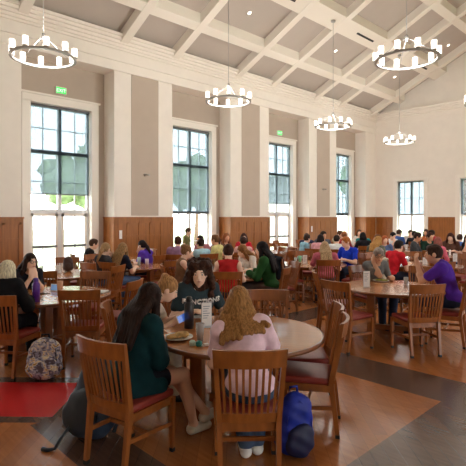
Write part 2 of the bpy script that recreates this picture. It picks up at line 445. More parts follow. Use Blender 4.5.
def sdf_mesh(name, prims, vox, k=.03, cuts=(), noise=None, smooth=True):
    lo = np.min([bounds(p)[0] for p in prims], 0) - 3 * vox - k; hi = np.max([bounds(p)[1] for p in prims], 0) + 3 * vox + k
    n = np.ceil((hi - lo) / vox).astype(int) + 1
    ax = [lo[i] + vox * np.arange(n[i]) for i in range(3)]
    F = np.full(tuple(n), 1.0, np.float32)
    for p in prims:
        a, b = bounds(p); a = a - k - 2 * vox; b = b + k + 2 * vox
        i0 = np.clip(np.floor((a - lo) / vox).astype(int), 0, n - 1); i1 = np.clip(np.ceil((b - lo) / vox).astype(int) + 1, 1, n)
        sl = tuple(slice(i0[i], i1[i]) for i in range(3))
        X = np.stack(np.meshgrid(*[ax[i][sl[i]] for i in range(3)], indexing='ij'), -1)
        d = dist(p, X); f0 = F[sl]
        h = np.clip(.5 + .5 * (f0 - d) / k, 0, 1); F[sl] = (f0 * (1 - h) + d * h - k * h * (1 - h))
    if cuts or noise:
        X = np.stack(np.meshgrid(*ax, indexing='ij'), -1)
        if noise: F = F + noise(X)
        for c in cuts: F = np.maximum(F, c(X))
    F[0] = F[-1] = 1; F[:, 0] = F[:, -1] = 1; F[:, :, 0] = F[:, :, -1] = 1
    S = F < 0
    m = n - 1; cnt = np.zeros(tuple(m), np.int8); acc = np.zeros(tuple(m) + (3,), np.float32)
    def sub(o): return tuple(slice(o[i], o[i] + m[i]) for i in range(3))
    for axis in range(3):
        o1, o2 = [(1, 2), (0, 2), (0, 1)][axis]
        for u in (0, 1):
            for v in (0, 1):
                o = [0, 0, 0]; o[o1] = u; o[o2] = v; q = list(o); q[axis] = 1
                A, B = F[sub(o)], F[sub(q)]; cr = S[sub(o)] != S[sub(q)]
                tt = np.where(cr, A / np.where(cr, A - B, 1), 0)
                for i in range(3): acc[..., i] += np.where(cr, (tt if i == axis else o[i]), 0)
                cnt += cr
    act = cnt > 0; ids = -np.ones(tuple(m), np.int64); ids[act] = np.arange(act.sum())
    V = (np.argwhere(act) + acc[act] / cnt[act][:, None]) * vox + lo
    faces = []
    for axis in range(3):
        o1, o2 = [(1, 2), (2, 0), (0, 1)][axis]
        s0 = [slice(None)] * 3; s1 = [slice(None)] * 3; s0[axis] = slice(0, -1); s1[axis] = slice(1, None)
        cr = S[tuple(s0)] != S[tuple(s1)]; E = np.argwhere(cr); inside = S[tuple(s0)][cr]
        ok = (E[:, o1] > 0) & (E[:, o2] > 0) & (E[:, o1] < m[o1]) & (E[:, o2] < m[o2]); E = E[ok]; inside = inside[ok]
        qs = []
        for d1, d2 in ((-1, -1), (0, -1), (0, 0), (-1, 0)):
            T = E.copy(); T[:, o1] += d1; T[:, o2] += d2; qs.append(ids[T[:, 0], T[:, 1], T[:, 2]])
        Q = np.stack(qs, 1); Q[~inside] = Q[~inside][:, ::-1]; faces.append(Q)
    Q = np.concatenate(faces)
    Q = Q[(Q >= 0).all(1)]
    me = bpy.data.meshes.new(name); me.vertices.add(len(V)); me.vertices.foreach_set('co', V.astype(np.float32).ravel())
    me.loops.add(len(Q) * 4); me.loops.foreach_set('vertex_index', Q.astype(np.int32).ravel())
    me.polygons.add(len(Q)); me.polygons.foreach_set('loop_start', (np.arange(len(Q)) * 4).astype(np.int32))
    me.update(calc_edges=True)
    if smooth: me.polygons.foreach_set('use_smooth', np.ones(len(Q), bool))
    me.update()
    return me

# trees beyond the glass
BARK = mat('bark', (110, 90, 72), .9)
def tree(x, y, h, r, label, col):
    o = empty('tree', (x, y, -.1))
    pr = []; rnd = random.Random(int(x * 10 + y))
    for k in range(48):
        a = rnd.uniform(0, 6.28); q = rnd.uniform(0, r * .75); z = rnd.uniform(h * .48, h * .86)
        pr.append(ell((q * math.cos(a), q * math.sin(a), z), [rnd.uniform(.17, .34) * r * (1.1 - z / h * .4)] * 3))
    ns = lambda X: .10 * np.sin(X[..., 0] * 11 + X[..., 2] * 9) + .16 * np.sin(X[..., 0] * 7) * np.sin(X[..., 1] * 8 + 1) * np.sin(X[..., 2] * 7.5)
    link('crown', sdf_mesh('crown', pr, .12, .12, noise=ns), mat('leaves_%d' % col[0], col, .9, .1, .35, 5), o)
    MB().tube([(0, 0, 0), (.1, 0, h * .3), (0, .1, h * .6)], [.22, .16, .08]).build('trunk', BARK, o)
    tag(o, label, 'tree', 'trees outside the windows')
tree(-29, 7.0, 6.2, 3.2, 'broad pale green tree outside the nearest tall window, behind its left half', (126, 142, 104))
tree(-27, 13.4, 6.6, 3.2, 'pale green tree outside the nearest tall window, behind its right half', (120, 140, 100))
tree(-24, 19.8, 6.4, 2.9, 'pale green tree outside the second tall window', (122, 142, 106))
tree(-19.5, 26.5, 4.4, 1.5, 'small pale green tree outside the third tall window', (118, 138, 98))
tree(-17.6, 30.5, 6.4, 2.5, 'green tree outside the left gable wall window', (96, 146, 52))
h_ = empty('brick_building', (-13, 44, -.12))
BRK = mat('pale_brick', (176, 140, 126), .9, .1, .12, 3)
m = MB(); m.box((-3, 0, 0), (16, 6, 8)); m.build('wall', BRK, h_)
for k in range(6):
    m = MB(); m.box((-2 + k * 3, -.05, 1.6), (-.8 + k * 3, .05, 3.8)); m.build('window_pane', DKFR, h_)
tag(h_, 'pale brick building standing beyond the gable wall windows', 'building')
h_ = empty('grey_building', (-29, 36, -.12))
m = MB(); m.box((-4, -5, 0), (2, 5, 5.2)); m.build('wall', mat('grey_render', (165, 168, 168), .9), h_)
m = MB(); m.box((-4.4, -5.4, 5.2), (2.4, 5.4, 5.5)); m.build('roof', DKFR, h_)
tag(h_, 'low grey building outside, seen through the third tall window', 'building')

# ================================================================ wall fittings
SIGNG = mat('exit_sign_green', (60, 200, 90), .5, emit=.9)
def exit_sign(y, label):
    o = empty('exit_sign', (RB, y, 5.12))
    MB().box((.0, -.15, 0), (.05, .15, .19), bev=.006).build('housing', TRIM, o)
    MB().box((.05, -.135, .015), (.055, .135, .175)).build('lit_face', SIGNG, o)
    cu = bpy.data.curves.new('exit_word', 'FONT'); cu.body = 'EXIT'; cu.size = .13; cu.extrude = .002; cu.align_x = 'CENTER'
    t = bpy.data.objects.new('tmp', cu); C.objects.link(t)
    dg = bpy.context.evaluated_depsgraph_get(); me = bpy.data.meshes.new_from_object(t.evaluated_get(dg))
    bpy.data.objects.remove(t)
    x = link('exit_lettering', me, mat('exit_letters', (225, 255, 230), .5, emit=1.2), o)
    for p in me.polygons: p.material_index = 0
    x.location = (.058, 0, .05); x.rotation_euler = (R(90), 0, R(90))
    tag(o, label, 'exit sign', 'green exit signs')
exit_sign(5.35, 'green lit exit sign above the nearest tall window at left')
exit_sign(14.45, 'green lit exit sign above the third tall window')
for y, z, lb in ((7.65, 3.05, 'small grey wall sensor on the taupe panel of the pier right of the nearest window'), (16.7, 3.0, 'small grey wall sensor on the taupe panel of the pier left of the fourth window')):
    o = empty('wall_sensor', (LW + .012, y, z))
    MB().lathe([(0, 0), (.045, 0), (.045, .03), (0, .035)], 16).build('mounting_plate', STEEL, o).rotation_euler = (0, R(90), 0)
    MB().tube([(.03, 0, 0), (.09, .03, .0), (.16, .05, -.01)], [.014, .02, .03]).build('lamp_head', STEEL, o)
    tag(o, lb, 'wall sensor')
for y, lb in ((6.83, 'white switch plate on the wood panelling right of the nearest window'), (15.85, 'white switch plate on the wood panelling left of the fourth window')):
    o = MB().box((LW + .036, y - .045, 1.18), (LW + .048, y + .045, 1.42), bev=.004).box((LW + .048, y - .01, 1.27), (LW + .056, y + .01, 1.33)).build('switch_plate', PAPER)
    tag(o, lb, 'wall switch')

# ================================================================ chandeliers
SHG = mat('lit_glass_shade', (255, 246, 232), .4, emit=2.6)
def make_chandelier():
    root = empty('chandelier')
    MB().lathe([(.53, 0), (.575, 0), (.575, .036), (.53, .036), (.53, 0)], 64, smooth=False).build('ring', STEEL, root)
    for k in range(10):
        a = R(36 * k + 9); x, y = .552 * math.cos(a), .552 * math.sin(a)
        cp = MB().lathe([(0, 0), (.045, 0), (.05, .02), (.0, .02)], 16).build('shade_holder', STEEL, root); cp.location = (x, y, .036)
        s = MB().lathe([(0, 0), (.048, 0), (.048, .155), (.042, .155), (.042, .01), (0, .01)], 18).build('glass_shade', SHG, root)
        s.location = (x, y, .056)
    for k in range(3):
        a = R(120 * k + 40); MB().tube([(.552 * math.cos(a), .552 * math.sin(a), .036), (.03 * math.cos(a), .03 * math.sin(a), .42)], .006, 6).build('rod', STEEL, root)
    MB().lathe([(0, -.06), (.02, -.05), (.035, 0), (.03, .05), (0, .07)], 14).build('hub', STEEL, root).location = (0, 0, .42)
    return root
ch0 = make_chandelier()
for i, (x, y, lb) in enumerate(((-8.53, 3.40, 'nearest, hanging before the pier at left'), (-8.5, 8.05, 'second of the window side row'), (-8.5, 12.7, 'third of the window side row'),
                  (-8.5, 17.25, 'farthest and smallest, before the gable wall'), (-3.95, 8.3, 'largest one at upper right'), (-3.95, 12.9, 'cut off by the right edge of the picture'))):
    o = ch0 if i == 0 else copy_tree(ch0)
    o.location = (x, y, 4.70); o.rotation_euler = (0, 0, R(YAW + 11 * i))
    ll = bpy.data.lights.new('chandelier_light', 'POINT'); ll.energy = 70; ll.color = (1, .97, .92); ll.shadow_soft_size = .3
    lo = bpy.data.objects.new('chandelier_light', ll); C.objects.link(lo); lo.parent = o; lo.location = (0, 0, .2)
    top = zc(x) - BD - 4.70
    MB().tube([(0, 0, .46), (0, 0, top)], .007, 6).build('cable', STEEL, o)
    MB().lathe([(0, -.05), (.07, -.03), (.075, 0), (0, 0)], 16).build('canopy', STEEL, o).location = (0, 0, top + .01)
    tag(o, 'ring chandelier with lit cylinder glass shades, ' + lb, 'chandelier', 'ring chandeliers')

# ================================================================ chairs
def chair_back_y(z): return -.215 - .085 * (z - .44) / .5
def grid_slab(w, x_of, y_of, z0, z1, th, n=10):
    """curved board across the back: u in -1..1"""
    F, Bk = [], []
    for i in range(n + 1):
        u = -1 + 2 * i / n
        for z in (z0, z1):
            x, y = x_of(u, z), y_of(u, z)
            F.append(w.bm.verts.new((x, y + th / 2, z))); Bk.append(w.bm.verts.new((x, y - th / 2, z)))
    for i in range(n):
        a = 2 * i
        for f in ((F[a], F[a + 2], F[a + 3], F[a + 1]), (Bk[a], Bk[a + 1], Bk[a + 3], Bk[a + 2]), (F[a + 1], F[a + 3], Bk[a + 3], Bk[a + 1]), (F[a], Bk[a], Bk[a + 2], F[a + 2])):
            w.bm.faces.new(f)
    w.bm.faces.new((F[0], F[1], Bk[1], Bk[0])); e = 2 * n; w.bm.faces.new((F[e], Bk[e], Bk[e + 1], F[e + 1]))
def make_chair():
    root = empty('dining_chair')
    s = MB(); s.box((-.215, -.2, .425), (.215, .23, .48), bev=.02)
    for v in s.bm.verts: v.co.x *= 1 + .18 * v.co.y
    for fc in s.bm.faces: fc.smooth = True
    s.build('seat', SEATM, root)
    a = MB(); a.box((-.21, .19, .37), (.21, .215, .428)).box((-.19, -.215, .37), (.19, -.19, .428)).bar((-.205, -.2, .4), (-.215, .2, .4), .022, .056).bar((.205, -.2, .4), (.215, .2, .4), .022, .056)
    a.build('seat_frame', WOOD, root)
    xw = lambda z: .197 + .033 * max(0, z - .44) / .5
    bow = lambda u: -.045 * (1 - u * u)
    t = MB(); grid_slab(t, lambda u, z: u * (xw(z) + .016), lambda u, z: chair_back_y(z) + bow(u) * 1.0 - .004, .825, .945, .026); t.build('top_rail', WOOD, root)
    t = MB(); grid_slab(t, lambda u, z: u * xw(z), lambda u, z: chair_back_y(z) + bow(u) * .5, .44, .505, .024); t.build('lower_rail', WOOD, root)
    t = MB()
    for k in range(9):
        u = -.80 + .2 * k
        t.bar((u * xw(.5), chair_back_y(.5) + bow(u) * .5, .495), (u * xw(.84), chair_back_y(.84) + bow(u), .84), .017, .012)
    t.build('back_slats', WOOD, root)
    for sg in (-1, 1):
        l = MB()
        l.bar((sg * .192, -.265, .025), (sg * .197, -.215, .44), .03, .034, .036, .044)
        l.bar((sg * .197, -.215, .44), (sg * .228, chair_back_y(.935), .935), .036, .044, .03, .028)
        q = l.build('leg', WOOD, root)
        g = MB(); g.box((sg * .192 - .017, -.283, 0), (sg * .192 + .017, -.248, .028)); g.build('leg_glide', BLACKR, q)
        l = MB(); l.bar((sg * .215, .215, .025), (sg * .222, .205, .425), .028, .028, .04, .04)
        q = l.build('leg', WOOD, root)
        g = MB(); g.box((sg * .215 - .016, .199, 0), (sg * .215 + .016, .231, .028)); g.build('leg_glide', BLACKR, q)
        l = MB(); l.bar((sg * .195, -.235, .24), (sg * .218, .205, .22), .018, .03); l.build('stretcher', WOOD, root)
    l = MB(); l.bar((-.2, -.02, .23), (.2, -.02, .23), .03, .018, side=(0, 0, 1)); l.build('stretcher', WOOD, root)
    return root
ch_proto = make_chair(); ch_used = [False]
CHAIRS = []
def chair(lat, t, phi, label, group='slat back chairs at the round tables'):
    o = copy_tree(ch_proto) if ch_used[0] else ch_proto
    ch_used[0] = True
    o.location = P(lat, t); o.rotation_euler = (0, 0, RZ(phi))
    tag(o, label, 'chair', group); CHAIRS.append((lat, t))
    return o

# ================================================================ tables
def make_table():
    root = empty('round_table')
    t = MB(); t.lathe([(0, .712), (.72, .712), (.752, .722), (.752, .742), (.745, .75), (0, .75)], 72)
    for fc in t.bm.faces: fc.smooth = False
    top = t.build('table_top', TTOP, root)
    e = MB(); e.lathe([(.752, .714), (.762, .716), (.762, .746), (.746, .7505), (.746, .7480), (.752, .714)], 72); e.build('edge_band', TEDGE, top)
    a = MB()
    for k in range(4):
        r = Matrix.Rotation(k * math.pi / 2, 3, 'Z'); a.box((-.30, .29, .63), (.30, .315, .712), r, (0, 0, 0))
    a.build('apron', WOOD, root)
    for x in (-1, 1):
        for y in (-1, 1):
            l = MB(); l.box((x * .3 - .055, y * .3 - .055, 0), (x * .3 + .055, y * .3 + .055, .712), bev=.008); l.build('leg', WOOD, root)
    b = MB(); b.box((-.28, -.03, .1), (.28, .03, .17)).box((-.03, -.28, .1), (.03, .28, .17)); b.build('stretcher', WOOD, root)
    return root
tb_proto = make_table(); tb_used = [False]
TABLES = []
def table(lat, t, label, phrase, rot=20):
    o = copy_tree(tb_proto) if tb_used[0] else tb_proto
    tb_used[0] = True
    o.location = P(lat, t); o.rotation_euler = (0, 0, R(rot))
    tag(o, label, 'table', 'round dining tables'); TABLES.append((lat, t, phrase))
    return o

# ================================================================ people
def rx(a): c, s = math.cos(a), math.sin(a); return np.array([[1, 0, 0], [0, c, -s], [0, s, c]])
def rz(a): c, s = math.cos(a), math.sin(a); return np.array([[c, -s, 0], [s, c, 0], [0, 0, 1]])
def V3(*a): return np.array(a, float)
def unit(v): return v / max(np.linalg.norm(v), 1e-9)
LIGHT, TAN, PINKSK, BROWN = (243, 200, 174), (224, 170, 138), (248, 208, 184), (150, 102, 74)
def skin_mat(c):
    m = mat('skin_%d' % c[0], c, .5, .4)
    m.node_tree.nodes['Principled BSDF'].inputs['Subsurface Weight'].default_value = .0
    return m
def hair_mat(c):
    return mat('hair_%d_%d_%d' % c, c, .6, .15, .5, 18, (5, 5, .7), .4)
ARM = dict(table=(.13, .36, .80), wide=(.20, .33, .80), near=(.10, .27, .80), lap=(.12, .22, .67), phone=(.07, .34, .86), low=(.16, .30, .79))
def person(lat, t, phi, label, shirt, hair, style, pants=(52, 62, 84), skin=LIGHT, lean=10, yaw=0, pitch=8, aR='table', aL='table', sleeve='short',
           female=True, vox=.02, sc=1., legs='sit', shoe=(60, 58, 58), group='seated diners', glasses=False, bare=False, side=0., twist=0, loose=.0, knees=None, hem=False, beard=False):
    near = vox < .0105; mid = vox < .014
    root_loc = P(lat, t); up = 0
    al = R(lean); piv = V3(0, 0, .56)
    tw = rz(R(twist)); Rl = tw @ rx(-al)
    Rs = np.array([[math.cos(R(side)), 0, math.sin(R(side))], [0, 1, 0], [-math.sin(R(side)), 0, math.cos(R(side))]])
    def T(x, y, z):      # spine bends progressively
        h = min(max((z - .56) / .5, 0), 1.1); a = -al * (.55 + .45 * h)
        return Rs @ (tw @ (rx(a) @ (V3(x, y, z) - piv))) + piv
    Rc = Rs @ Rl
    W = .93 if female else 1.06
    hips = [ell(V3(0, -.01, .57), (.168, .125, .105), None)]
    torso = [ell(T(0, .005, .70), (.135 * W, .098, .15), Rc), ell(T(0, 0, .87), (.150 * W, .105, .175), Rc), cone(T(-.135 * W, -.012, .995), T(.135 * W, -.012, .995), .056, .056),
             cone(T(0, -.02, .97), T(0, -.015, 1.03), .085, .05)]
    if female: torso += [ell(T(-.07, .085, .86), (.062, .05, .06), Rc), ell(T(.07, .085, .86), (.062, .05, .06), Rc)]
    neck0, neck1 = T(0, -.015, 1.02), T(0, .012, 1.10)
    HM = tw @ rz(R(yaw)) @ rx(-R(pitch))
    Hc = neck1 + HM @ V3(0, .018, .085)
    hp = lambda x, y, z: Hc + HM @ V3(x, y, z)
    head = [ell(hp(0, 0, .012), (.076, .096, .103), HM), ell(hp(0, .032, -.06), (.056, .06, .062), HM), ell(hp(0, .062, -.092), (.022, .02, .02), HM),
            ell(hp(.078, -.005, -.012), (.012, .02, .03), HM), ell(hp(-.078, -.005, -.012), (.012, .02, .03), HM)]
    nose = [cone(hp(0, .092, .012), hp(0, .112, -.026), .009, .014), ell(hp(0, .092, -.055), (.024, .012, .010), HM)]
    body = hips + torso + [cone(neck0, neck1, .054, .050), cone(neck1, hp(0, -.01, -.03), .05, .05)] + head + (nose if vox < .022 else [])
    tops = list(torso) + [ell(V3(0, -.008, .595), (.172, .130, .085), None)]; sleeves = []; fore = []; thumb_cuff = []
    for sg, a in ((1, aR), (-1, aL)):
        S = T(sg * .168 * W, -.012, .985)
        if a == 'chin': H = hp(sg * .035, .10, -.215)
        elif a == 'cheek': H = hp(sg * .085, .055, -.10)
        elif a == 'mouth': H = hp(sg * .03, .15, -.17)
        elif isinstance(a, str): q = ARM[a]; H = V3(sg * q[0], q[1], q[2])
        else: H = V3(*a)
        v = H - S; d = np.linalg.norm(v); l1, l2 = .285, .255
        if d > .98 * (l1 + l2): H = S + v * (.98 * (l1 + l2) / d); d = .98 * (l1 + l2); v = H - S
        if d < .12: d = .12
        ca = (l1 * l1 + d * d - l2 * l2) / (2 * l1 * d); ca = max(-1, min(1, ca)); pole = V3(sg * .55, -.25, -1.)
        ud = unit(v); pv = unit(pole - ud * (pole @ ud)); E = S + ud * l1 * ca + pv * l1 * math.sqrt(max(0, 1 - ca * ca))
        body += [ell(S, (.055, .055, .058), None), cone(S, E, .050, .039), cone(E, E + (H - E) * .3, .041, .041), cone(E + (H - E) * .3, H, .041, .026)]
        sleeves += [ell(S, (.055, .055, .058), None), cone(S, E if sleeve == 'long' else S + (E - S) * .62, .050, .043)]
        if sleeve == 'long': sleeves += [cone(E, E + (H - E) * .78, .043, .034)]
        # hand
        fd = unit(H - E)
        if a in ('chin', 'cheek', 'mouth'): fd = unit(fd * .4 + V3(0, 0, 1) + (hp(0, 0, .0) - H) * 2)
        elif isinstance(a, str): fd = unit(fd * V3(1, 1, .2) + V3(-sg * .3, .2, 0))
        nn = V3(0, 0, -1) if abs(fd[2]) < .7 else unit(hp(0, 0, -.05) - H)
        sdv = unit(np.cross(fd, nn)); nn = np.cross(sdv, fd); ins = -sg * V3(1, 0, 0); 
        if sdv @ ins < 0: sdv = -sdv
        HMt = np.stack([sdv, fd, nn], 1)
        body += [cone(H - fd * .01, H + fd * .03, .025, .027), ell(H + fd * .05, (.040, .048, .017), HMt)]
        if mid:
            for q, (o, ln) in enumerate(((.029, .068), (.010, .076), (-.010, .07), (-.028, .055))):
                b0 = H + fd * .085 + sdv * o; b1 = b0 + (fd * .9 + nn * .35 + sdv * o * 2) * ln * .5; b2 = b1 + (fd * .55 + nn * .8) * ln * .5
                body += [cone(b0 - fd * .02, b1, .0095, .009), cone(b1, b2, .009, .0078)]
            b0 = H + fd * .025 + sdv * .03; b1 = b0 + (sdv * .7 + fd * .7) * .035; body += [cone(b0, b1, .012, .011), cone(b1, b1 + (fd * .9 + nn * .2) * .03, .011, .009)]
        else: body += [ell(H + fd * .10 + nn * .012, (.034, .04, .014), HMt), cone(H + fd * .03 + sdv * .03, H + fd * .07 + sdv * .05, .012, .01)]
    pant = [hips[0]]; shoes = []; 
    for sg in (-1, 1):
        if legs == 'sit':
            kx, ky, kz = (sg * .12, .42, .53) if knees is None else knees[0][(sg + 1) // 2]
            ax_, ay, az = (sg * .12, .43 if sg > 0 else .38, .085) if knees is None else knees[1][(sg + 1) // 2]
            hip = V3(sg * .09, .0, .565)
        else:
            kx, ky, kz = sg * .09, .02, .12; ax_, ay, az = sg * .1, 0, -.28; hip = V3(sg * .09, 0, .52)
        K, A = V3(kx, ky, kz), V3(ax_, ay, az)
        body += [cone(hip, K, .086, .058), cone(K, K + (A - K) * .35, .055, .054), cone(K + (A - K) * .35, A, .054, .034)]
        pant += [cone(hip, K if not bare else hip + (K - hip) * .55, .086, .062)]
        if not bare: pant += [cone(K, A + V3(0, 0, .02), .058, .046)]
        td = unit(V3((A - K)[0] * .3 + sg * .15, 1, 0)); he = A + V3(0, -.02, -.042)
        foot = [cone(he, he + td * .16 + V3(0, 0, -.005), .036, .030), cone(A, he, .034, .034)]
        body += foot; shoes.append([infl(foot[0], .009), cone(A + V3(0, 0, -.02), he, .037, .040)])
    dz = 0 if legs == 'sit' else .405
    bo = link('person', sdf_mesh('person', body, vox, .022), skin_mat(skin))
    bo.location = root_loc + Vector((0, 0, dz * sc)); bo.rotation_euler = (0, 0, RZ(phi)); bo.scale = (sc,) * 3
    sv = max(vox, .010) if near else vox
    if sleeve == 'none': sleeves = []
    top = [infl(p, .011 + loose) for p in tops + sleeves]
    if sleeve == 'none': top = [infl(p, .010) for p in tops if True]
    wr = lambda X: .0035 * np.sin(X[..., 2] * 42 + X[..., 0] * 17) * np.sin(X[..., 0] * 23 + X[..., 1] * 31)
    ncut = lambda X: -(np.linalg.norm(X - (neck1 + Rc @ V3(0, .035, -.015)), axis=-1) - .088)
    if hem: top += [infl(hips[0], .035), cone(V3(-.08, -.06, .55), V3(-.10, .14, .50), .11, .10), cone(V3(.08, -.06, .55), V3(.12, .14, .50), .11, .10)]
    link('shirt', sdf_mesh('shirt', top, sv, .03, cuts=[ncut], noise=wr), fab(shirt), bo)
    link('shorts' if bare else 'trousers', sdf_mesh('trousers', [infl(p, .012) for p in pant], sv, .03), fab(pants), bo)
    for s in shoes: link('shoe', sdf_mesh('shoe', s, max(min(vox, .018), .010), .01), fab(shoe), bo)
    # hair
    hc = hp(0, -.012, .022); hm = [ell(hc, (.086, .104, .106), HM)]
    fc = hp(0, .13, -.055)
    fcut = lambda X: -(dist(ell(fc, (.066, .105, .108), HM), X))
    rn = random.Random(int(lat * 100) + int(t * 10)); hk = .02; cuts = [fcut]; noise = lambda X: .0025 * np.sin(X[..., 0] * 190 + X[..., 1] * 60) 
    back = lambda x, z: T(x, -.135, z)
    if style == 'short':
        cuts.append(lambda X: -(((X - hp(0, 0, -.045)) @ HM)[..., 2] + .35 * ((X - hp(0, 0, -.045)) @ HM)[..., 1] * -1.0 + .02) )
        hm.append(ell(hp(0, .03, .075), (.07, .06, .045), HM))
    elif style == 'bob':
        hm += [cone(hp(sg * .07, -.01, 0), hp(sg * .085, .0, -.11), .035, .036) for sg in (-1, 1)] + [ell(hp(0, -.06, -.06), (.085, .06, .09), HM)]
    elif style in ('long', 'straight'):
        n_ = 5
        for u in (-1.2, -.6, 0, .6, 1.2):
            e = back(u * .085, .80 if style == 'straight' else .90); hm.append(cone(hp(u * .05, -.075 + .02 * abs(u), -.02), (hp(u * .06, -.09, -.10) * .5 + back(u * .075, 1.02) * .5), .042, .038))
            hm.append(cone(hp(u * .06, -.09, -.10) * .5 + back(u * .075, 1.02) * .5, e + V3(0, 0, rn.uniform(-.02, .03)), .038, .022))
        for sg in (-1, 1):
            m_ = hp(sg * .095, .0, -.12); hm += [cone(hp(sg * .07, .0, .02), m_, .03, .032), cone(m_, T(sg * .13, .03, .93), .032, .022)]
    elif style == 'splayed':
        for u in np.linspace(-1.3, 1.3, 9):
            mid_ = hp(u * .092, -.10 + .03 * abs(u), -.13); hm.append(cone(hp(u * .05, -.065 + .02 * abs(u), -.01), mid_, .038, .032))
            tip = T(u * .135 + .02, -.150 + .035 * abs(u), .955 + .015 * u - rn.uniform(0, .035)); hm.append(cone(mid_, tip, .034, .022))
    elif style == 'curly':
        hk = .022
        for zi, z in enumerate(np.arange(-.30, .12, .045)):
            rr = .092 + .042 * min(1, max(0, .06 - z) / .16) if z < .08 else .085
            if z < -.2: rr -= .02
            nb = 15
            for q in range(nb):
                a = 2 * math.pi * (q + .5 * (zi % 2)) / nb + rn.uniform(-.1, .1)
                if -math.cos(a) > .30 and z < .06: continue
                r2 = rr + rn.uniform(-.008, .012)
                hm.append(ell(hp(r2 * math.sin(a), -.015 - r2 * .92 * math.cos(a), z + rn.uniform(-.012, .012)), (.033, .033, .034), None))
        hm.append(ell(hp(0, -.04, -.10), (.10, .08, .16), HM))
        noise = lambda X: .008 * np.sin(X[..., 0] * 95) * np.sin(X[..., 1] * 90 + 1) * np.sin(X[..., 2] * 80)
        fc2 = hp(0, .15, -.09); cuts.append(lambda X: -(dist(ell(fc2, (.070, .15, .16), HM), X)))
    elif style == 'bun':
        hm += [ell(hp(0, -.08, .09), (.042, .042, .04), HM)]
        cuts.append(lambda X: -((X - hp(0, 0, -.08)) @ HM)[..., 2])
    elif style == 'pony':
        hm += [cone(hp(0, -.10, .03), hp(0, -.15, -.06), .032, .04), cone(hp(0, -.15, -.06), back(0.0, .95), .04, .02)]
        cuts.append(lambda X: -(((X - hp(0, 0, -.06)) @ HM)[..., 2] - np.where(((X - hp(0, 0, -.06)) @ HM)[..., 1] < -.07, -9, 0) ))
    link('hair', sdf_mesh('hair', hm, sv if mid else max(vox * .8, .014), hk, cuts=cuts, noise=noise if mid or style == 'curly' else None), hair_mat(hair), bo)
    if beard:
        link('beard', sdf_mesh('beard', [ell(hp(0, .045, -.085), (.056, .05, .045), HM)], sv, .01, cuts=[lambda X: -(dist(ell(hp(0, .10, -.03), (.04, .06, .05), HM), X))]), hair_mat(hair), bo)
    if vox < .0125:
        for sg in (-1, 1):
            e_ = MB(); bmesh.ops.create_uvsphere(e_.bm, u_segments=10, v_segments=8, radius=.011, matrix=Matrix.Translation(Vector(hp(sg * .032, .084, .014)))); q_ = e_.build('eye', mat('eye_white', (215, 208, 200), .3), bo)
            e_ = MB(); bmesh.ops.create_uvsphere(e_.bm, u_segments=8, v_segments=6, radius=.0065, matrix=Matrix.Translation(Vector(hp(sg * .032, .0925, .0125)))); e_.build('iris', mat('dark_brow', (60, 42, 34), .5), q_)
            e_ = MB(); e_.tube([hp(sg * .018, .094, .033), hp(sg * .034, .094, .038), hp(sg * .05, .083, .032)], .0035, 6); e_.build('eyebrow', mat('dark_brow', (60, 42, 34), .5), bo)
        lp = MB(); lp.tube([hp(-.024, .094, -.056), hp(0, .106, -.053), hp(.024, .094, -.056)], [.003, .0065, .003], 8); lp.build('lips', mat('lips', (178, 92, 86), .5), bo)
    if glasses:
        gm = MB()
        for sg in (-1, 1):
            pts = [hp(sg * .034 + .025 * math.cos(a), .108, .012 + .019 * math.sin(a)) for a in np.linspace(0, 2 * math.pi, 14)]
            gm.tube(pts, .003, 6); gm.tube([hp(sg * .058, .105, .018), hp(sg * .082, .0, .012)], .0025, 6)
        gm.tube([hp(-.01, .11, .015), hp(.01, .11, .015)], .003, 6); gm.build('glasses', BLACKR, bo)
    tag(bo, label, 'person', group)
    return bo, hp, T

GR = 'slat back chairs at the round tables'
OCC = 'slat back chairs occupied by diners'
# ---------------------------------------------------------------- nearest table
table(.06, 4.23, 'large round wooden table in the foreground where four young women eat', 'nearest table', 31)
chair(-.765, 3.50, 33, 'wooden slat-back chair nearest at left, carrying the woman in the dark teal jacket', OCC)
chair(.10, 3.30, -2, 'wooden slat-back chair in the centre foreground, under the woman in the pink top', OCC)
chair(-.95, 4.62, 82, 'wooden slat-back chair under the fair-haired woman holding a phone', OCC)
chair(-.42, 5.2, 152, 'wooden slat-back chair under the curly-haired woman in the lettered shirt', OCC)
chair(.64, 4.02, -76, 'empty maroon-seated chair above the blue backpack, nearer of two at right')
chair(.71, 4.52, -86, 'empty chair at right of the foreground table, farther of the two')
chair(.38, 5.12, 186, 'empty wooden slat-back chair behind the foreground table, seen over the pink top woman')
person(-.78, 3.53, 42, 'woman in dark teal jacket with long straight dark hair, in the nearest chair at left', (14, 50, 54), (40, 24, 18), 'straight', pants=(30, 30, 40), skin=TAN,
       lean=14, yaw=8, pitch=16, aR=(-.03, .31, .775), aL=(-.20, .34, .80), sleeve='long', vox=.009, bare=True, shoe=(206, 192, 172), loose=.012, hem=True,
       knees=(((-.02, .42, .50), (.12, .42, .52)), ((.14, .66, .15), (.12, .54, .085))))
person(.13, 3.36, -2, 'woman in pale pink top with long blonde hair, seen from behind in the centre foreground', (242, 206, 218), (156, 112, 66), 'splayed', pants=(70, 84, 108), skin=PINKSK,
       lean=17, yaw=-4, pitch=14, side=-9, aR=(.16, .36, .80), aL=(-.13, .36, .81), vox=.009, shoe=(226, 222, 214), loose=.008, sc=1.0,
       knees=(((-.13, .40, .52), (.13, .40, .52)), ((-.03, .12, .09), (.06, .16, .09))))
person(-1.0, 4.60, 84, 'fair-haired woman in white shirt looking down at a phone, behind the dark-haired woman', (238, 234, 226), (168, 124, 80), 'bun', pants=(210, 200, 180), skin=PINKSK,
       lean=30, yaw=6, pitch=30, aR=(.14, .44, .80), aL=(-.02, .50, .82), vox=.010)
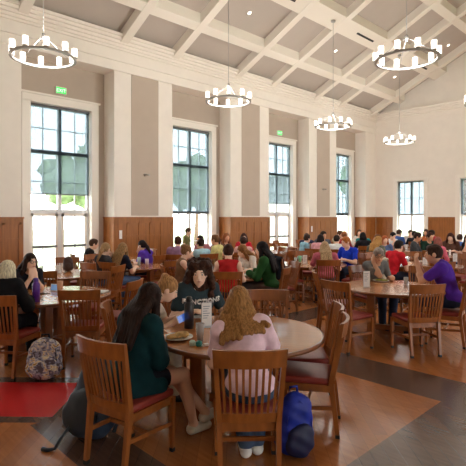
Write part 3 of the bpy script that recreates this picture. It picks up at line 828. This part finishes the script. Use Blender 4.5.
cg, hp_, T_ = person(-.42, 5.08, 156, 'woman with long dark curly hair in dark shirt with white lettering, facing the camera', (52, 66, 72), (64, 40, 30), 'curly', pants=(40, 44, 60), skin=PINKSK,
       lean=14, yaw=-22, pitch=12, aR=(.16, .33, .80), aL=(-.22, .34, .80), vox=.009, sc=1.04, loose=.012)
cu = bpy.data.curves.new('shirt_word', 'FONT'); cu.body = 'FUNCTIONS'; cu.size = .07; cu.extrude = .012; cu.align_x = 'CENTER'; cu.space_character = 1.05
tx = bpy.data.objects.new('tmp', cu); C.objects.link(tx)
me = bpy.data.meshes.new_from_object(tx.evaluated_get(bpy.context.evaluated_depsgraph_get())); bpy.data.objects.remove(tx)
txo = link('shirt_lettering', me, PAPER, cg)
c0 = T_(0, .160, .895); txo.location = c0; txo.rotation_euler = (R(90 + 22), 0, R(180))
for v in me.vertices: v.co.z -= 1.1 * v.co.x ** 2

# ---------------------------------------------------------------- table at left
table(-2.45, 6.3, 'round wooden table at left holding the purple bottle', 'table with the purple bottle', 12)
chair(-2.57, 5.38, 8, 'wooden slat-back chair at the left picture edge under the white-haired diner', OCC)
chair(-1.83, 5.75, -4, 'empty wooden chair, near right side of the table with the purple bottle')
chair(-1.62, 6.35, -78, 'empty wooden chair seen edge-on at the right of the table with the purple bottle')
chair(-2.2, 6.98, 186, 'empty wooden chair facing the camera beyond the table with the purple bottle')
chair(-3.15, 6.95, 132, 'wooden chair under the dark-haired woman with glasses at left', OCC)
person(-2.66, 5.38, 2, 'white-haired person in black top seated with back to camera at left picture edge', (26, 26, 30), (226, 206, 176), 'bob', pants=(30, 30, 36), lean=14, yaw=-4, pitch=10, side=-6, sleeve='long', vox=.011, loose=.015)
person(-3.10, 6.88, 134, 'dark-haired woman in glasses resting chin on clasped hands, beyond the purple bottle', (36, 36, 46), (44, 28, 24), 'long', lean=18, yaw=6, pitch=6, aR='chin', aL='chin', vox=.011, glasses=True, skin=PINKSK)

# ---------------------------------------------------------------- further tables, by the windows and in the middle
table(-3.25, 8.6, 'round table in front of the nearest tall window, second from the left edge', 'table before the nearest window', 40)
table(-2.2, 9.9, 'round table with cups where the woman in the violet shirt sits', 'table of the violet shirt woman', 10)
table(-3.18, 11.7, 'round table beside the man in black by the window', 'table of the man in black', 25)
table(-1.22, 11.8, 'round table of the diners in plaid and light blue, before the second window', 'table before the second window', 5)
table(.34, 12.4, 'round table of the woman with a red scarf and the yellow shirt man', 'table of the red scarf woman', 35)
table(-.05, 8.5, 'round table between the red tank top and the green jacket', 'table of the green jacket woman', 15)
table(1.77, 10.4, 'round table with a white menu stand, left of the woman in the rose shirt', 'table of the rose shirt woman', 30)
table(1.38, 14.0, 'bright-topped empty round table before the third window', 'bright table before the third window', 10)
table(2.87, 13.5, 'round table of the group left of the fourth window', 'table left of the fourth window', 20)
table(2.40, 6.98, 'large round wooden table at right with the salad plate', 'table of the purple shirt man', 28)
table(4.23, 10.2, 'round table with a menu stand behind the man in purple', 'table behind the purple shirt man', 12)
table(4.0, 14.9, 'round table before the far corner of the room', 'table before the far corner', 32)
table(4.1, 12.3, 'round table behind the boy in the bright blue shirt', 'table behind the bright blue shirt', 8)
table(5.9, 12.6, 'round table far right, before the second gable wall window', 'table before the right gable window', 18)
table(5.6, 15.0, 'round table before the left gable wall window', 'table before the left gable window', 26)
table(4.4, 17.0, 'round table deep in the far corner', 'table deep in the far corner', 14)
table(6.6, 17.2, 'round table farthest back, before the panelling between gable windows', 'table at the gable panelling', 22)
table(7.5, 14.8, 'round table at the right picture edge, far back', 'table at the right edge', 33)
table(2.7, 16.2, 'round table against the fourth tall window', 'table at the fourth window', 3)

# named diners of the middle ground: px of the head, depth, facing
def diner(px, t, phi, label, *a, seat=True, off=0., **k):
    la = L(px, t)
    person(la, t, phi, label, *a, **k)
    if seat: chair(la, t - .0, phi, 'wooden slat-back chair under the ' + ' '.join(label.split(',')[0].replace('-', ' ').split()[:10]), OCC)
NAVY = (44, 52, 76)
diner(86, 10.9, 62, 'short-haired man in black shirt, beside the nearest window', (24, 24, 28), (70, 46, 34), 'short', pants=NAVY, female=False, vox=.014, lean=14, yaw=0)
diner(101, 8.95, 38, 'blonde woman in dark grey shirt and jeans, left of the violet shirt table', (62, 60, 66), (160, 126, 88), 'pony', pants=(84, 112, 156), vox=.013, lean=8, yaw=20, aR='mouth')
diner(118, 9.05, 32, 'long-haired blonde woman in navy shirt, turned from the camera before the cups', (34, 36, 52), (150, 116, 78), 'straight', pants=(84, 112, 156), vox=.013, lean=10, yaw=20)
diner(150, 10.6, -62, 'dark-haired woman in violet shirt with hand at mouth', (92, 58, 176), (38, 24, 22), 'pony', vox=.013, lean=20, aR='mouth', aL='table')
diner(180, 8.35, 78, 'woman in sleeveless brown top and white trousers, hands at her mouth', (126, 92, 66), (136, 100, 68), 'bun', pants=(236, 228, 214), vox=.012, lean=8, sleeve='none', aR='mouth', aL='mouth', skin=PINKSK, yaw=15)
diner(228, 7.55, 2, 'dark-haired person in red tank top, back to the camera', (186, 38, 40), (70, 44, 34), 'bun', vox=.012, lean=8, sleeve='none', skin=PINKSK, sc=1.04)
diner(270, 8.05, -68, 'woman in dark green jacket with long black hair, in profile', (40, 82, 40), (26, 20, 22), 'straight', vox=.011, lean=10, sleeve='long', pants=(90, 76, 70), sc=1.06, loose=.008)
diner(252, 9.25, -130, 'brown-haired woman in white top, left of the green jacket', (226, 216, 206), (136, 92, 54), 'long', vox=.013, lean=20, pitch=22, sleeve='long', yaw=-10)
diner(326, 9.55, 2, 'blonde person in rose pink shirt, back to the camera', (186, 96, 112), (178, 148, 112), 'long', pants=(70, 84, 112), vox=.013, lean=12, aR='wide', aL='wide', female=False, loose=.01)
diner(350, 10.85, -128, 'red-haired boy in bright blue shirt, right of the rose shirt', (30, 62, 200), (176, 104, 50), 'short', vox=.012, lean=10, female=False, yaw=-14, sc=1.04)
diner(371, 7.9, 158, 'bearded man in grey shirt and glasses, cheek on his hand', (118, 120, 120), (150, 138, 130), 'short', vox=.010, lean=18, female=False, aR='cheek', aL='table', yaw=-32, pitch=16, glasses=True, skin=TAN, sc=1.02)
diner(391, 9.7, 66, 'dark-haired man in red polo shirt, turned right', (206, 34, 48), (32, 24, 22), 'short', pants=(30, 32, 46), vox=.012, lean=18, female=False, aR='table', aL='table', yaw=10, sc=1.03)
person(3.12, 6.62, -62, 'brown-haired man in purple t-shirt bringing food to his mouth', (84, 42, 158), (58, 38, 30), 'short', pants=(36, 44, 66), vox=.009, lean=18, female=False, aR=(.04, .40, 1.0), aL=(-.03, .41, 1.02), yaw=4, pitch=4, skin=TAN, sc=1.10, loose=.012)
chair(3.03, 6.62, -58, 'wooden slat-back chair under the brown-haired man in purple t-shirt', OCC)
chair(1.60, 6.38, 52, 'empty wooden chair, near left side of the purple shirt man\'s table')
chair(2.44, 6.2, -8, 'empty wooden chair with maroon seat before the purple shirt man\'s table')
chair(1.60, 7.25, 96, 'empty chair seen edge-on at the left of the purple shirt man\'s table')
chair(3.12, 7.78, 216, 'empty wooden chair beyond the purple shirt man\'s table, left of his face')
chair(1.2, 9.85, 68, 'wooden chair with a black jacket hung over its back, facing the rose shirt table')

def toward(la, t):
    b = min(TABLES, key=lambda q: (q[0] - la) ** 2 + (q[1] - t) ** 2); dx, dt = b[0] - la, b[1] - t; d = math.hypot(dx, dt)
    return b, b[0] - dx / d * .93, b[1] - dt / d * .93, math.degrees(math.atan2(dx, dt))
FAR = [
 (173, 11.1, 'dark-haired man in pinkish plaid shirt, before the second window', (158, 118, 146), (70, 44, 32), 'short', 0),
 (188, 11.0, 'dark-haired diner in light blue shirt, right of the plaid shirt', (176, 214, 228), (52, 36, 30), 'bun', 1),
 (197, 12.3, 'dark-haired woman in dusty pink shirt, behind the curly-haired woman', (196, 130, 140), (36, 24, 22), 'bob', 1),
 (204, 11.45, 'man in pale yellow striped shirt, back to camera above the curly hair', (218, 208, 140), (110, 76, 48), 'short', 0),
 (214, 12.4, 'dark-haired woman in lilac shirt, right of the pale yellow shirt', (140, 108, 156), (40, 28, 28), 'bob', 1),
 (220, 13.2, 'auburn-haired diner in brown top, far behind the red tank top', (120, 84, 66), (140, 82, 48), 'long', 1),
 (228, 11.5, 'dark-haired diner in light pink shirt, directly beyond the red tank top', (226, 178, 176), (62, 42, 36), 'short', 1),
 (244, 13.1, 'woman in red scarf and dark bobbed hair facing the camera, before the panelled pier', (196, 40, 58), (58, 32, 28), 'bob', 1),
 (304, 13.3, 'dark-haired man in light blue shirt, left of the fourth window', (150, 196, 216), (60, 44, 36), 'short', 0),
 (317, 12.7, 'dark-haired woman in pale pink shirt, just left of the rose shirt', (226, 164, 170), (34, 24, 24), 'bob', 1),
 (322, 14.4, 'dark-haired diner in grey shirt, before the taupe panel', (90, 92, 100), (40, 32, 30), 'short', 0),
 (337, 12.6, 'dark-haired man in white shirt, right of the rose shirt', (236, 236, 236), (44, 32, 28), 'short', 0),
 (331, 14.5, 'fair-skinned diner in red top, above the rose shirt', (170, 60, 60), (150, 96, 60), 'short', 0),
 (344, 15.4, 'brown-haired diner in tan shirt, before the fourth window', (190, 170, 140), (96, 64, 46), 'short', 0),
 (353, 14.2, 'diner with dark hair in black shirt, right of the fourth window', (32, 32, 38), (28, 24, 26), 'bob', 1),
 (364, 15.8, 'orange-haired person in teal jacket, before the far corner', (28, 128, 134), (188, 110, 56), 'short', 0),
 (375, 14.3, 'brown-haired woman in mustard shirt, beside the far corner panelling', (196, 156, 70), (110, 70, 44), 'long', 1),
 (385, 13.0, 'red-haired woman in grey-blue shirt, facing the camera above the red polo', (96, 116, 158), (168, 88, 50), 'long', 1),
 (371, 11.4, 'blonde person in grey-green jacket, back to camera above the grey shirt man', (112, 112, 96), (176, 130, 74), 'long', 1),
 (391, 15.9, 'dark-haired diner in white shirt, left of the gable window', (226, 228, 232), (40, 32, 32), 'short', 0),
 (397, 16.6, 'diner in mid-blue shirt, in front of the left gable window', (62, 98, 168), (60, 42, 36), 'short', 0),
 (404, 13.2, 'dark-haired man in charcoal shirt in profile, right above the red polo', (74, 78, 82), (50, 34, 28), 'short', 0),
 (416, 16.0, 'broad man in black shirt, back to the camera under the gable window', (36, 40, 46), (36, 28, 28), 'short', 0),
 (425, 13.6, 'dark-haired person in dark green jacket, hands at the face, under the gable window', (26, 52, 42), (60, 38, 30), 'short', 0),
 (436, 11.9, 'small diner in bright pink hoodie, above the purple shirt man', (236, 120, 146), (150, 90, 80), 'bob', 1),
 (443, 13.7, 'woman with long dark brown hair in brown top, before the gable panelling', (96, 66, 56), (66, 36, 30), 'long', 1),
 (457, 14.0, 'brown-haired person in blue shirt, left of the right gable window', (74, 116, 190), (70, 46, 36), 'short', 0),
 (465, 12.9, 'dark-haired person in black shirt at the right picture edge', (34, 34, 40), (44, 30, 28), 'bob', 1),
 (410, 18.0, 'diner in pale grey shirt, farthest row under the gable window', (200, 200, 204), (80, 60, 50), 'short', 0),
 (433, 17.0, 'diner in red shirt, farthest row before the gable panelling', (170, 50, 56), (46, 34, 30), 'short', 0),
 (449, 17.6, 'diner in orange shirt, farthest row right of the gable panelling', (206, 120, 70), (70, 50, 40), 'bob', 1),
 (358, 17.6, 'diner in white shirt, deepest in the far corner', (228, 224, 216), (90, 62, 46), 'bob', 1),
 (309, 15.9, 'diner in navy shirt, farthest along the window side', (50, 56, 86), (90, 64, 50), 'short', 0),
]
NEARSEATS = [(o[0], o[1]) for o in CHAIRS]
placed = []
for i, (px, t, lb, sh, ha, st, fem) in enumerate(FAR):
    b, la, tt, ph = toward(L(px, t), t)
    a0 = math.atan2(la - b[0], tt - b[1])
    for q in range(16):     # slide round the table until the seat is free
        if all(math.hypot(la - c[0], tt - c[1]) > .52 for c in CHAIRS): break
        a = a0 + R(11) * ((q // 2) + 1) * (1 if q % 2 else -1); la, tt = b[0] + .93 * math.sin(a), b[1] + .93 * math.cos(a); ph = math.degrees(a) + 180
    rn = random.Random(i * 3 + 1)
    person(la, tt, ph, lb, sh, ha, st, pants=rn.choice([(52, 62, 84), (40, 40, 48), (90, 84, 74)]), lean=rn.uniform(4, 18), yaw=rn.uniform(-30, 30), pitch=rn.uniform(0, 18),
           aR=rn.choice(['table', 'mouth', 'near', 'wide']), aL=rn.choice(['table', 'near', 'wide']), female=bool(fem), vox=.018, sc=rn.uniform(.98, 1.06), skin=rn.choice([LIGHT, PINKSK, TAN]), sleeve=rn.choice(['short', 'short', 'long']))
    chair(la, tt, ph, 'wooden slat-back chair under the ' + ' '.join(lb.split(',')[0].split()[:8]), OCC)
person(L(186, 13.6), 13.6, 100, 'person in olive shirt standing before the second tall window', (126, 128, 84), (84, 60, 46), 'short', legs='stand', female=False, vox=.018, lean=4, aR=(.2, .12, .5), aL=(-.2, .12, .5), sc=.87, group='standing person')

# empty chairs round the remaining places
SIDES = [(0, 'far'), (60, 'far right'), (120, 'near right'), (180, 'near'), (240, 'near left'), (300, 'far left')]
for ti, (la, t, ph) in enumerate(TABLES):
    if ph in ('nearest table', 'table with the purple bottle', 'table of the purple shirt man'): continue
    o = (ti * 17) % 30 - 15
    for a, sd in SIDES:
        aa = R(a + o); x, y = la + .98 * math.sin(aa), t + .98 * math.cos(aa)
        w_ = P(x, y)
        if any(math.hypot(x - c[0], y - c[1]) < .58 for c in CHAIRS): continue
        if any(math.hypot(x - q[0], y - q[1]) < .93 for q in TABLES): continue
        if w_.x < -11.3 or w_.y > 20.7: continue
        chair(x, y, a + o + 180 + (ti * 7 + a) % 13 - 6, 'empty wooden slat-back chair, %s side of the %s' % (sd, ph))

# ================================================================ things on the tables
GLS = mat('clear_plastic', (225, 232, 235), .08, .5, alpha=.35)
def put(o, lat, t, z=.7505, rot=0): o.location = P(lat, t, z); o.rotation_euler = (0, 0, R(YAW) + R(rot)); return o
def cup(label, h=.13, m=GLS, r=.038):
    o = empty('drinking_cup')
    MB().lathe([(0, .002), (r * .75, .002), (r, h), (r * .93, h), (r * .7, .008), (0, .008)], 20).build('cup_wall', m, o)
    MB().lathe([(0, .01), (r * .7, .01), (r * .85, h * .55), (0, h * .55)], 20).build('drink', mat('iced_drink', (196, 150, 120), .1, alpha=.6), o)
    tag(o, label, 'cup'); return o
def menu(label, h=.2, w=.10):
    o = empty('menu_stand')
    b = MB(); b.box((-w / 2, -.035, 0), (w / 2, .035, .008), bev=.002).box((-w / 2, -.006, .0), (w / 2, .006, h)); b.build('acrylic_holder', mat('clear_acrylic', (240, 242, 244), .1, alpha=.6), o)
    m = MB(); m.box((-w / 2 + .004, -.0085, .012), (w / 2 - .004, .0085, h - .004)); c = m.build('card', PAPER, o)
    for k in range(6):
        q = MB(); q.box((-w / 2 + .015, -.0095, h - .04 - k * .022), (w / 2 - .02 - (k % 3) * .012, -.0086, h - .034 - k * .022)); q.build('printed_line', mat('grey_print', (140, 144, 160), .8), c)
    tag(o, label, 'menu stand'); return o
def plate(label, r=.13, food=True):
    o = empty('dinner_plate')
    MB().lathe([(0, .004), (r * .62, .004), (r, .02), (r, .024), (r * .6, .010), (0, .010)], 36).build('plate', CERAM, o)
    tag(o, label, 'plate'); return o
def bottle(label, col, h=.26, r=.037, alpha=1., capc=(40, 40, 44)):
    o = empty('water_bottle')
    MB().lathe([(0, 0), (r, 0), (r, h * .74), (r * .55, h * .84), (r * .55, h * .86), (0, h * .86)], 24).build('bottle_body', mat('bottle_%d_%d' % (col[0], col[2]), col, .3, alpha=alpha), o)
    MB().lathe([(r * .6, h * .84), (r * .66, h * .85), (r * .66, h * .97), (r * .3, h), (0, h)], 20).build('cap', mat('cap_%d_%d' % (capc[0], capc[2]), capc, .4), o)
    tag(o, label, 'bottle'); return o
def laid(px, y, z=.75):
    t = (EYE - z) * 463 / (y - 217); return L(px, t), t
# nearest table
a = laid(178, 339); put(plate('white dinner plate with a folded wrap on the foreground table'), *a)
TORT = mat('toasted_tortilla', (222, 184, 124), .7, .3, .35, 22, bump=.5)
wr = link('folded_wrap', sdf_mesh('folded_wrap', [ell((-.03, .0, .02), (.075, .04, .02), rz(.3)), ell((.03, .01, .026), (.055, .038, .026), rz(-.3)), ell((.065, -.005, .03), (.03, .04, .025)), ell((-.07, -.02, .016), (.035, .028, .014))], .004, .012,
     noise=lambda X: .003 * np.sin(X[..., 0] * 120) * np.sin(X[..., 1] * 140)), TORT)
put(wr, a[0], a[1], .758, 20); tag(wr, 'golden toasted wrap lying on the white plate in the foreground', 'food')
a = laid(189, 328); put(bottle('dark smoky clear shaker bottle standing on the foreground table', (44, 46, 50), .30, .045, .88, (30, 30, 32)), *a)
a = laid(206.5, 327); put(menu('tall white menu card stand on the foreground table before the curly-haired woman', .235, .10), a[0], a[1], .7505, 15)
a = laid(200, 341); put(cup('clear plastic cup with a pinkish drink, between menu card and blonde woman', .15), *a)
for px, y, c, lb in ((192.5, 345.5, (206, 232, 218), 'pale mint round lip balm tub near the table edge'), (199, 346, (22, 134, 130), 'teal round lip balm tub near the table edge')):
    a = laid(px, y); o = empty('balm_tub'); MB().lathe([(0, 0), (.024, 0), (.027, .018), (.0, .018)], 20).build('tub', mat('tub_%d' % c[0], c, .35), o)
    MB().lathe([(.0275, .019), (.0275, .03), (.018, .041), (0, .044)], 20).build('lid', mat('tublid_%d' % c[0], tuple(min(255, v + 10) for v in c), .3), o); put(o, *a); tag(o, lb, 'tub')
a = laid(205, 346); n_ = MB().box((-.03, -.02, 0), (.03, .02, .012), bev=.004).box((-.02, -.03, .010), (.025, .0, .022), bev=.004).build('crumpled_napkin', PAPER); put(n_, a[0], a[1], .751, 30); tag(n_, 'small crumpled white napkin right of the teal tub', 'napkin')
o = empty('smartphone'); MB().box((-.036, -.005, -.072), (.036, .004, .072), bev=.004).build('phone_case', PAPER, o); MB().box((-.032, -.0075, -.064), (.032, -.005, .064)).build('screen', mat('phone_screen', (70, 110, 200), .2, emit=.5), o)
o.location = P(-.47, 4.37, .852); o.rotation_euler = (R(-40), R(70), R(YAW)); tag(o, 'smartphone with a blue lit screen held by the fair-haired woman', 'phone')
a = laid(207, 319); nk = MB().box((-.06, -.05, 0), (.06, .05, .006), bev=.002).build('paper_napkin', PAPER); put(nk, a[0] - .1, a[1] + .1, .751, 12); tag(nk, 'flat white napkin before the curly-haired woman', 'napkin')
# left table
a = laid(36, 302); put(bottle('purple metal water bottle standing at the left table', (104, 52, 168), .30, .046, 1, (96, 60, 160)), *a)
a = laid(60, 295); put(cup('tall orange-tinted plastic cup on the left table', .19, mat('orange_plastic', (230, 178, 140), .2, alpha=.75), .042), *a)
a = laid(43, 294); k_ = MB().box((-.06, -.03, 0), (.03, .03, .012), bev=.005).box((.02, -.01, 0), (.09, .02, .008), bev=.003).build('key_pouch', BLACKR); put(k_, a[0], a[1], .751, 20); tag(k_, 'small black key pouch lying right of the purple bottle', 'pouch')
a = laid(80, 289); o = empty('laptop'); MB().box((-.16, -.11, 0), (.16, .11, .012), bev=.004).build('base', STEEL, o); MB().box((-.158, -.108, .013), (.158, .108, .020), bev=.003).build('lid', ALU, o); put(o, -1.92, 6.45, .751, -8); tag(o, 'closed silver laptop lying on the left table behind the empty chair', 'laptop')
o = empty('tablet_computer'); MB().box((-.06, -.004, 0), (.06, .004, .1), bev=.003).build('frame', PAPER, o); MB().box((-.052, -.006, .01), (.052, -.004, .09)).build('screen', mat('tablet_screen', (120, 160, 210), .2, emit=.4), o)
a = laid(54, 291); put(o, a[0], a[1], .751, -15); o.rotation_euler[0] = R(-12); tag(o, 'small upright tablet with a pale blue screen, left of the orange cup', 'tablet')
# right table
a = laid(366.5, 287.5); put(menu('white menu card stand before the bearded man in grey', .245, .10), *a)
a = laid(381, 281.5); put(plate('white plate of salad on the right table', .13), *a)
sal = link('salad', sdf_mesh('salad', [ell((random.uniform(-.07, .07), random.uniform(-.05, .05), .02), (.03, .022, .014)) for _ in range(14)], .005, .008), mat('salad_greens', (150, 150, 66), .7, .3, .5, 30)); put(sal, a[0], a[1], .757); tag(sal, 'green and yellow salad heaped on the plate at right', 'food')
a = laid(406, 285); put(cup('clear drinking cup on the right table, before the red polo', .12), *a)
# farther tables
for px, y, lb in ((305, 264, 'white menu card stand on the table left of the rose shirt'), (455, 262, 'white menu card stand on the table behind the purple shirt man')):
    a = laid(px, y); put(menu(lb, .2), *a)
for px, y, c, lb in ((300, 263.5, (120, 190, 150), 'mint green tumbler beside the menu stand left of the rose shirt'), (126, 266, (150, 190, 214), 'pale blue tumbler at the violet shirt table, leftmost'), (139, 265, (176, 206, 224), 'light blue bottle-shaped tumbler at the violet shirt table, middle'),
                    (147, 267, (220, 200, 220), 'pale lilac tumbler at the violet shirt table, rightmost')):
    a = laid(px, y); put(cup(lb, .17, mat('tumbler_%d_%d' % (c[0], c[1]), c, .3)), *a)
for px, y, lb in ((247, 276, 'white plate before the green jacket woman'), (133, 269, 'white plate on the violet shirt table'), (425, 262, 'white plate before the red polo man'), (206, 260, 'white plate behind the curly-haired woman'), (230, 257, 'white plate beyond the red tank top'),
                  (342, 262, 'white plate before the boy in bright blue')):
    a = laid(px, y); put(plate(lb), *a)
for i, (la, t, ph) in enumerate(TABLES):
    if ph in ('nearest table', 'table with the purple bottle', 'table of the purple shirt man'): continue
    rn = random.Random(i)
    if i not in (3, 8): put(menu('small white menu card stand at the middle of the ' + ph, .16), la, t, .7505, rn.uniform(-40, 40))
    put(cup('clear tumbler on the left half of the ' + ph, .13), la - .35, t + .1); 

# ================================================================ bags and clothes
def bag(label, loc, rz_, mats, s=1., lean=0, kind='backpack'):
    o = empty(kind, loc, rz_); o.rotation_euler = (R(lean), 0, rz_); o.scale = (s, s, s)
    body = [ell((0, 0, .22), (.155, .10, .23)), ell((0, -.01, .12), (.16, .115, .12)), ell((0, .0, .36), (.12, .085, .10))]
    ns = lambda X: .006 * np.sin(X[..., 0] * 40 + X[..., 2] * 25) * np.sin(X[..., 2] * 30 + X[..., 1] * 22)
    fl = lambda X: -X[..., 2] + .004
    link('pack_body', sdf_mesh('pack_body', body, .010, .05, noise=ns, cuts=[fl]), mats[0], o)
    link('front_pocket', sdf_mesh('front_pocket', [ell((0, -.10, .15), (.115, .05, .12)), ell((0, -.095, .10), (.12, .05, .09))], .009, .03, noise=ns, cuts=[fl]), mats[1], o)
    for sg in (-1, 1): MB().tube([(sg * .07, .085, .42), (sg * .09, .13, .30), (sg * .10, .13, .16), (sg * .12, .09, .05)], [.016, .02, .018, .012], 8).build('shoulder_strap', mats[2], o)
    MB().tube([(-.04, .03, .44), (-.03, .03, .50), (.03, .03, .50), (.04, .03, .44)], .010, 8).build('top_handle', mats[2], o)
    MB().tube([(-.11, -.075, .20), (-.10, -.07, .33), (0, -.07, .43), (.10, -.07, .33), (.11, -.075, .20)], .005, 6).build('zip', mats[2], o)
    tag(o, label, 'backpack'); return o
BK = mat('black_nylon', (34, 38, 46), .6, .4, .2, 10, bump=.2); BK2 = mat('slate_nylon', (50, 62, 80), .5, .4, .15, 10, bump=.2)
BLU = mat('blue_nylon', (24, 44, 150), .55, .4, .3, 8, bump=.3); NVY = mat('navy_nylon', (14, 20, 62), .6)
# patterned canvas
FLO = bpy.data.materials.new('floral_canvas'); FLO.use_nodes = True; nt = FLO.node_tree; b = nt.nodes['Principled BSDF']; b.inputs['Roughness'].default_value = .85
tc = nt.nodes.new('ShaderNodeTexCoord'); nz = nt.nodes.new('ShaderNodeTexNoise'); nz.inputs['Scale'].default_value = 16; nz.inputs['Detail'].default_value = 2; nz.inputs['Distortion'].default_value = 1.2
cr = nt.nodes.new('ShaderNodeValToRGB'); cr.color_ramp.interpolation = 'CONSTANT'
while len(cr.color_ramp.elements) < 5: cr.color_ramp.elements.new(.5)
for e, (p, c) in zip(cr.color_ramp.elements, ((0, (98, 90, 104)), (.42, (156, 160, 192)), (.49, (206, 206, 220)), (.55, (246, 232, 204)), (.62, (176, 136, 70)))): e.position = p; e.color = lin(c)
nt.links.new(tc.outputs['Object'], nz.inputs['Vector']); nt.links.new(nz.outputs[0], cr.inputs[0]); nt.links.new(cr.outputs[0], b.inputs['Base Color'])
bag('large black and slate backpack leaning on the floor beside the nearest left chair', P(-1.20, 3.78), R(YAW - 25), (BK2, BK, BK), 1.4, -22)
bag('grey and cream floral patterned backpack on the floor by the left chair', P(-2.1, 5.15), R(YAW + 15), (FLO, FLO, BK), .93, -8).scale = (1.2, 1.05, .96)
bag('bright blue backpack standing on the floor right of the centre foreground chair', P(.46, 3.55), R(YAW + 25), (BLU, NVY, BLU), 1.0, 4)
o = bag('dark brown leather handbag with a loop handle, on the table before the nearest window', P(L(68, 8.95), 8.95, .751), R(YAW + 10), (mat('brown_leather', (74, 48, 40), .5), mat('brown_leather', (74, 48, 40)), BK), .62, 0, 'handbag'); o['category'] = 'handbag'
tl = MB().tube([P(-1.28, 3.66, .16), P(-1.34, 3.60, .08), P(-1.37, 3.56, .02), P(-1.42, 3.55, .012), P(-1.47, 3.57, .012)], [.010, .012, .013, .016, .018], 8).build('loose_strap', BK); tag(tl, 'black strap end trailing on the floor left of the slate backpack', 'strap')

def jacket(lat, t, phi, col, label):
    R_ = Matrix.Rotation(RZ(phi), 3, 'Z'); 
    pr = [cone((-.19, -.30, .93), (.19, -.30, .93), .045, .045)] + [cone((x, -.33, .92), (x * 1.05, -.36, .55 + .03 * (k % 2)), .04, .05) for k, x in enumerate((-.17, -.09, 0, .09, .17))] + [cone((x, -.25, .92), (x, -.20, .66), .03, .03) for x in (-.14, 0, .14)]
    o = link('jacket', sdf_mesh('jacket', pr, .014, .05, noise=lambda X: .008 * np.sin(X[..., 0] * 50 + X[..., 2] * 12)), fab(col)); o.location = P(lat, t); o.rotation_euler = (0, 0, RZ(phi)); tag(o, label, 'jacket'); return o
jacket(1.2, 9.85, 68, (24, 26, 34), 'black jacket hung over the back of the chair left of the rose shirt table')
jacket(L(391, 9.7), 9.7, 66, (206, 194, 172), 'cream jacket hung over the chair back behind the red polo man')
